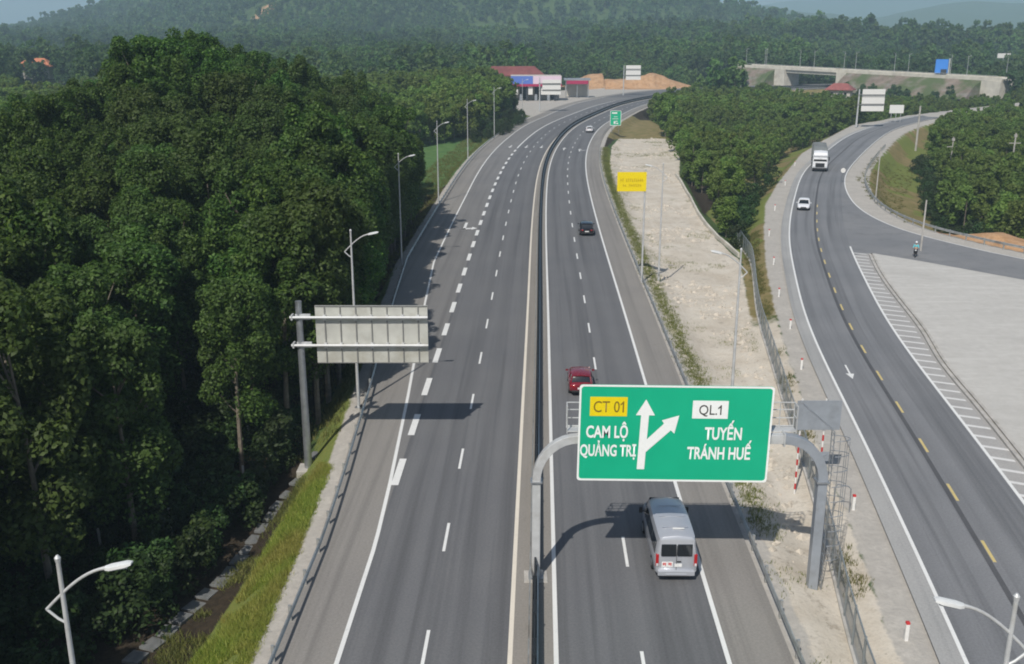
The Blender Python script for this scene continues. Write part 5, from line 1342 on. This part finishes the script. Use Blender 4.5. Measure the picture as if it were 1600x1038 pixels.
# rows of the young plantation on the hill behind the field
A = poisson(178, 420, 3.9); A = A[keep(A)]
inw = ring_in(A, np.array([(-18, 166), (-100, 190), (-120, 176), (-50, 172)], float))
occ = np.concatenate([wood, mid, rgt])
A = A[~ring_in(A, np.array([(31, 148), (29, 131), (48, 171), (64, 216), (100, 300), (70, 300), (45, 290), (36, 226)], float)) & ~ring_in(A, np.array([(50, 118), (100, 100), (135, 150), (190, 250), (215, 330), (140, 326), (104, 284), (76, 224), (58, 178), (50, 145)], float)) & ~((A[:, 0] < -17) & (A[:, 1] < 182))]
A = A[~((A[:, 0] > 18) & (A[:, 0] < 45) & (A[:, 1] < 345) & (A[:, 1] > 255) & (A[:, 0] < np.interp(A[:, 1], HC[:, 1], HC[:, 0]) + 26) & (A[:, 0] > np.interp(A[:, 1], HC[:, 1], HC[:, 0])))]
low = (A[:, 0] > 70) & (A[:, 1] > 300) & (A[:, 0] < 205)
A = A[~low | (rng.random(len(A)) < .62 + .3 * (fbm(A[:, 0], A[:, 1], 25, 2, 3.) > .1))]
low = (A[:, 0] > 70) & (A[:, 1] > 300) & (A[:, 0] < 205)
sA = rng.uniform(.85, 1.2, len(A)) * np.where(A[:, 0] < 20, 1.12, 1.05) * np.where(low, np.where(A[:, 0] < 112, 1.0, .6), 1.)
B = poisson(420, 700, 6.2); B = B[keep(B)]; B = B[fbm(B[:, 0], B[:, 1], 70, 3, 13.) > -.42]
uB = (B - BR_A) @ BU; vB = (B - BR_A) @ BNV; frontB = (uB > -30) & (uB < BL + 3) & (vB > 0) & (vB < 130) & (B[:, 0] > 95)
B = B[~frontB | (rng.random(len(B)) < .6)]
uB = (B - BR_A) @ BU; vB = (B - BR_A) @ BNV; frontB = (uB > -30) & (uB < BL + 3) & (vB > 0) & (vB < 130) & (B[:, 0] > 95)
Cc = poisson(700, 1250, 9.5); Cc = Cc[keep(Cc)]; Cc = Cc[fbm(Cc[:, 0], Cc[:, 1], 110, 3, 13.) > -.4]
Dd = poisson(1250, 2350, 15, 40); Dd = Dd[(Dd[:, 0] < 700) & (np.hypot((Dd[:, 0] - -298) / 20, (Dd[:, 1] - 1270) / 26) > 1)]
def z3(P): return np.c_[P, gzs(P) - .2]
scatter('plantation', z3(A), sA, rng.uniform(0, 6.28, len(A)), pv, 'young green plantation covering the low hill behind the field', 'plantation')
Bs = np.r_[B, Cc]; fB = np.r_[np.where(frontB, .42, 1.), np.ones(len(Cc))]; sB = rng.uniform(.75, 1.25, len(Bs)) * (1 + .25 * fbm(Bs[:, 0], Bs[:, 1], 60, 2)) * np.where(Bs[:, 1] > 700, 1.2, 1.) * fB * (.82 + .5 * sst(fbm(Bs[:, 0], Bs[:, 1], 90, 2, 11.), -.08, .08))
scatter('forest', z3(Bs), sB, rng.uniform(0, 6.28, len(Bs)), fv, 'blue-green forest spreading over the plain beyond the junction', 'forest')
scatter('hill_forest', z3(Dd), rng.uniform(.9, 1.7, len(Dd)), rng.uniform(0, 6.28, len(Dd)), fv2, 'hazy forest covering the big hill on the horizon', 'forest')
rw_ = [q for q in rest if q[5] == 'wood']; rp_ = [q for q in rest if q[5] == 'plant']
for nm, q, vv, lb in (('deep_wood', rw_, wv, 'dense mass of acacias deep in the wood left of the highway'), ('thicket', rp_, pv, 'dense green thicket farther back beside the bends')):
    if q: scatter(nm, np.array([r[:3] for r in q]), [r[3] for r in q], [r[4] for r in q], vv, lb, 'wood')
# undergrowth along the wood's foot and along the thickets
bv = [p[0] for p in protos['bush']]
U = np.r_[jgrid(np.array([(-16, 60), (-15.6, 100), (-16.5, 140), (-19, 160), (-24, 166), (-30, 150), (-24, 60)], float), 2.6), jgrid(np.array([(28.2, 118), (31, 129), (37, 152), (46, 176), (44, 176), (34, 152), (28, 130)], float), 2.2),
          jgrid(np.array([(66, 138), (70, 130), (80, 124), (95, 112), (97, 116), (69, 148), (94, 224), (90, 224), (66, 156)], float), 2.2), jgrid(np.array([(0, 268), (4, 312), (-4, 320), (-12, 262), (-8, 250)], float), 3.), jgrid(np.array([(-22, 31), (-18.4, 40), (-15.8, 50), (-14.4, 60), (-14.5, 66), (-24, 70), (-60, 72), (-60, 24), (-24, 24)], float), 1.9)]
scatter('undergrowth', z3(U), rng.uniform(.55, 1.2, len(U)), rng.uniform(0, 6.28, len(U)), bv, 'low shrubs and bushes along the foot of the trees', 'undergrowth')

# grass blades and dry weeds
def blades(name, P, hgt, mat, label, per=7, spread=.28, wd=.05):
    n = len(P); z = gzs(P); k = n * per; b = np.repeat(np.c_[P, z], per, 0); b[:, :2] += rng.normal(0, spread, (k, 2)); h = np.repeat(hgt, per) * rng.uniform(.5, 1.2, k)
    a = rng.uniform(0, 6.28, k); d = np.c_[np.cos(a), np.sin(a), np.zeros(k)]; tip = b + np.c_[rng.normal(0, .35, (k, 2)) * h[:, None], h]
    V = np.stack([b - d * wd, b + d * wd, tip], 1).reshape(-1, 3); o = put(name, npmesh(name, V, np.arange(3 * k).reshape(-1, 3)), mat); return tag(o, label, 'grass', None, 'stuff')
def rnd(poly, n):
    lo, hi = poly.min(0), poly.max(0); P = rng.uniform(lo, hi, (n * 4, 2)); return P[ring_in(P, poly)][:n]
LV = np.array([(-10.9, 55), (-10.75, 44), (-10.8, 26), (-16.4, 28), (-14.8, 38), (-13.2, 45), (-12.4, 52), (-11.6, 56)], float)
blades('verge_grass', rnd(LV, 5200), rng.uniform(.25, .55, 5200)[:len(rnd(LV, 5200))] if False else np.full(len(LV) and 5200, .42), M['grassleaf'], 'sunlit yellow-green grass on the bank beside the left guardrail', 8, .22, .045) if False else None
p1 = rnd(LV, 11000); p1 = p1[fbm(p1[:, 0], p1[:, 1], 3., 2, 7.) > -.5]; blades('verge_grass', p1, rng.uniform(.12, .38, len(p1)) * (1 + .5 * fbm(p1[:, 0], p1[:, 1], 2.2, 2)), M['grassleaf'], 'sunlit yellow-green grass on the bank beside the left guardrail', 14, .14, .018)
p1b = rnd(np.array([(-14.6, 40), (-13.2, 47), (-12.3, 55), (-12.8, 57), (-14.6, 49), (-17.2, 38), (-19, 30), (-16, 29)], float), 1500); p1b = p1b[fbm(p1b[:, 0], p1b[:, 1], 2.5, 2, 3.) > -.1]
blades('gully_weeds', p1b, rng.uniform(.12, .4, len(p1b)), M['weedleaf'], 'rough weeds in the gully between the grass bank and the slabs', 12, .2, .02)
s_ = np.linspace(at_y(47), at_y(235), 600); yy = np.repeat(s_, 9); o_ = GR + 1.35 + rng.normal(0, .42, len(yy)); p2 = hpos(yy + rng.normal(0, .4, len(yy)), o_)
blades('verge_grass', p2, rng.uniform(.1, .26, len(p2)), M['weedleaf'], 'narrow strip of olive grass between the right guardrail and the sand', 10, .16, .02)
s_ = rng.uniform(at_y(60), at_y(300), 4200); o_ = GL(hpos(s_, 0.)[:, 1]) - rng.uniform(1.4, 9, len(s_)); p3 = hpos(s_, o_)
blades('slope_grass', p3, rng.uniform(.2, .6, len(p3)), M['weedleaf'], 'brown and green grass on the slope below the left guardrail', 10, .25, .03)
P4 = np.concatenate([rnd(np.array([(14.6, 30), (16.3, 40), (18.0, 51), (21.7, 74), (20.6, 74), (16.7, 48), (14.6, 36)], float), 420), rnd(np.array([(21.5, 76), (24.6, 92), (28.3, 112), (33, 131), (31.2, 136), (25.9, 104), (22, 80)], float), 1500),
      rnd(np.array([(54, 133), (60, 150), (70, 178), (82, 205), (92, 226), (76, 212), (62, 180), (56, 155)], float), 900)])
# thin out on the bare gravel with a clump mask
cm_ = fbm(P4[:, 0], P4[:, 1], 2.6, 2, 4.) > np.where(P4[:, 1] < 90, -.02, -.35); P4 = P4[cm_]; P4 = np.repeat(P4, 2, 0) + rng.normal(0, .15, (2 * len(P4), 2))
blades('dry_weeds', P4, rng.uniform(.1, .34, len(P4)), M['weedleaf'], 'clumps of dry weeds along the fence and the verge of the side road', 14, .16, .02)
P6 = rnd(SANDP[(SANDP[:, 1] > 0)], 5000); xl = np.interp(P6[:, 1], HC[:, 1], HC[:, 0]) + GR
P6 = P6[(fbm(P6[:, 0], P6[:, 1], 9, 3, 12.) > .2) | ((P6[:, 0] - xl < 4.5) & (fbm(P6[:, 0], P6[:, 1], 6, 2, 15.) > .05))]
blades('sand_weeds', P6, rng.uniform(.08, .28, len(P6)), M['weedleaf'], 'sparse dry weeds growing in patches on the sand', 10, .22, .02)
# rubble on the sand
P5 = rnd(SANDP[(SANDP[:, 1] > 0)], 5200); P5 = P5[fbm(P5[:, 0], P5[:, 1], 7, 3, 9.) > .12]
m = MB()
oct_ = [(1, 0, 0), (-1, 0, 0), (0, 1, 0), (0, -1, 0), (0, 0, 1), (0, 0, -1)]; of = [(0, 2, 4), (2, 1, 4), (1, 3, 4), (3, 0, 4), (2, 0, 5), (1, 2, 5), (3, 1, 5), (0, 3, 5)]
for (x, y), z in zip(P5, gzs(P5)):
    r = random.choice((.07, .08, .1, .12, .16, .22, .34)) * random.uniform(.7, 1.3)
    m.add([(x + a * r * random.uniform(.6, 1.3), y + b * r * random.uniform(.6, 1.3), z + c * r * .7) for a, b, c in oct_], of)
tag(put('rubble', m.mesh('rubble'), M['rock']), 'scattered pale rubble and clods lying on the sand', 'rubble', None, 'stuff')

# ------------------------------------------------------------------ haze: one closed box of even air
hz = MB().box((300, 3900, 185), (9600, 8300, 450)).build('haze', [], None) if False else None
me = MB().box((400, 3650, 200), (9000, 7800, 520)).mesh('haze')
ho_ = bpy.data.objects.new('haze', me); COL.objects.link(ho_); ho_['kind'] = 'stuff'
hm_ = bpy.data.materials.new('haze_air'); hm_.use_nodes = True; ht = hm_.node_tree; ht.nodes.clear()
ou = ht.nodes.new('ShaderNodeOutputMaterial'); pv_ = ht.nodes.new('ShaderNodeVolumePrincipled'); pv_.inputs['Color'].default_value = (.6, .82, 1, 1); pv_.inputs['Density'].default_value = .00029; pv_.inputs['Anisotropy'].default_value = 0.
ht.links.new(pv_.outputs[0], ou.inputs['Volume']); me.materials.append(hm_)
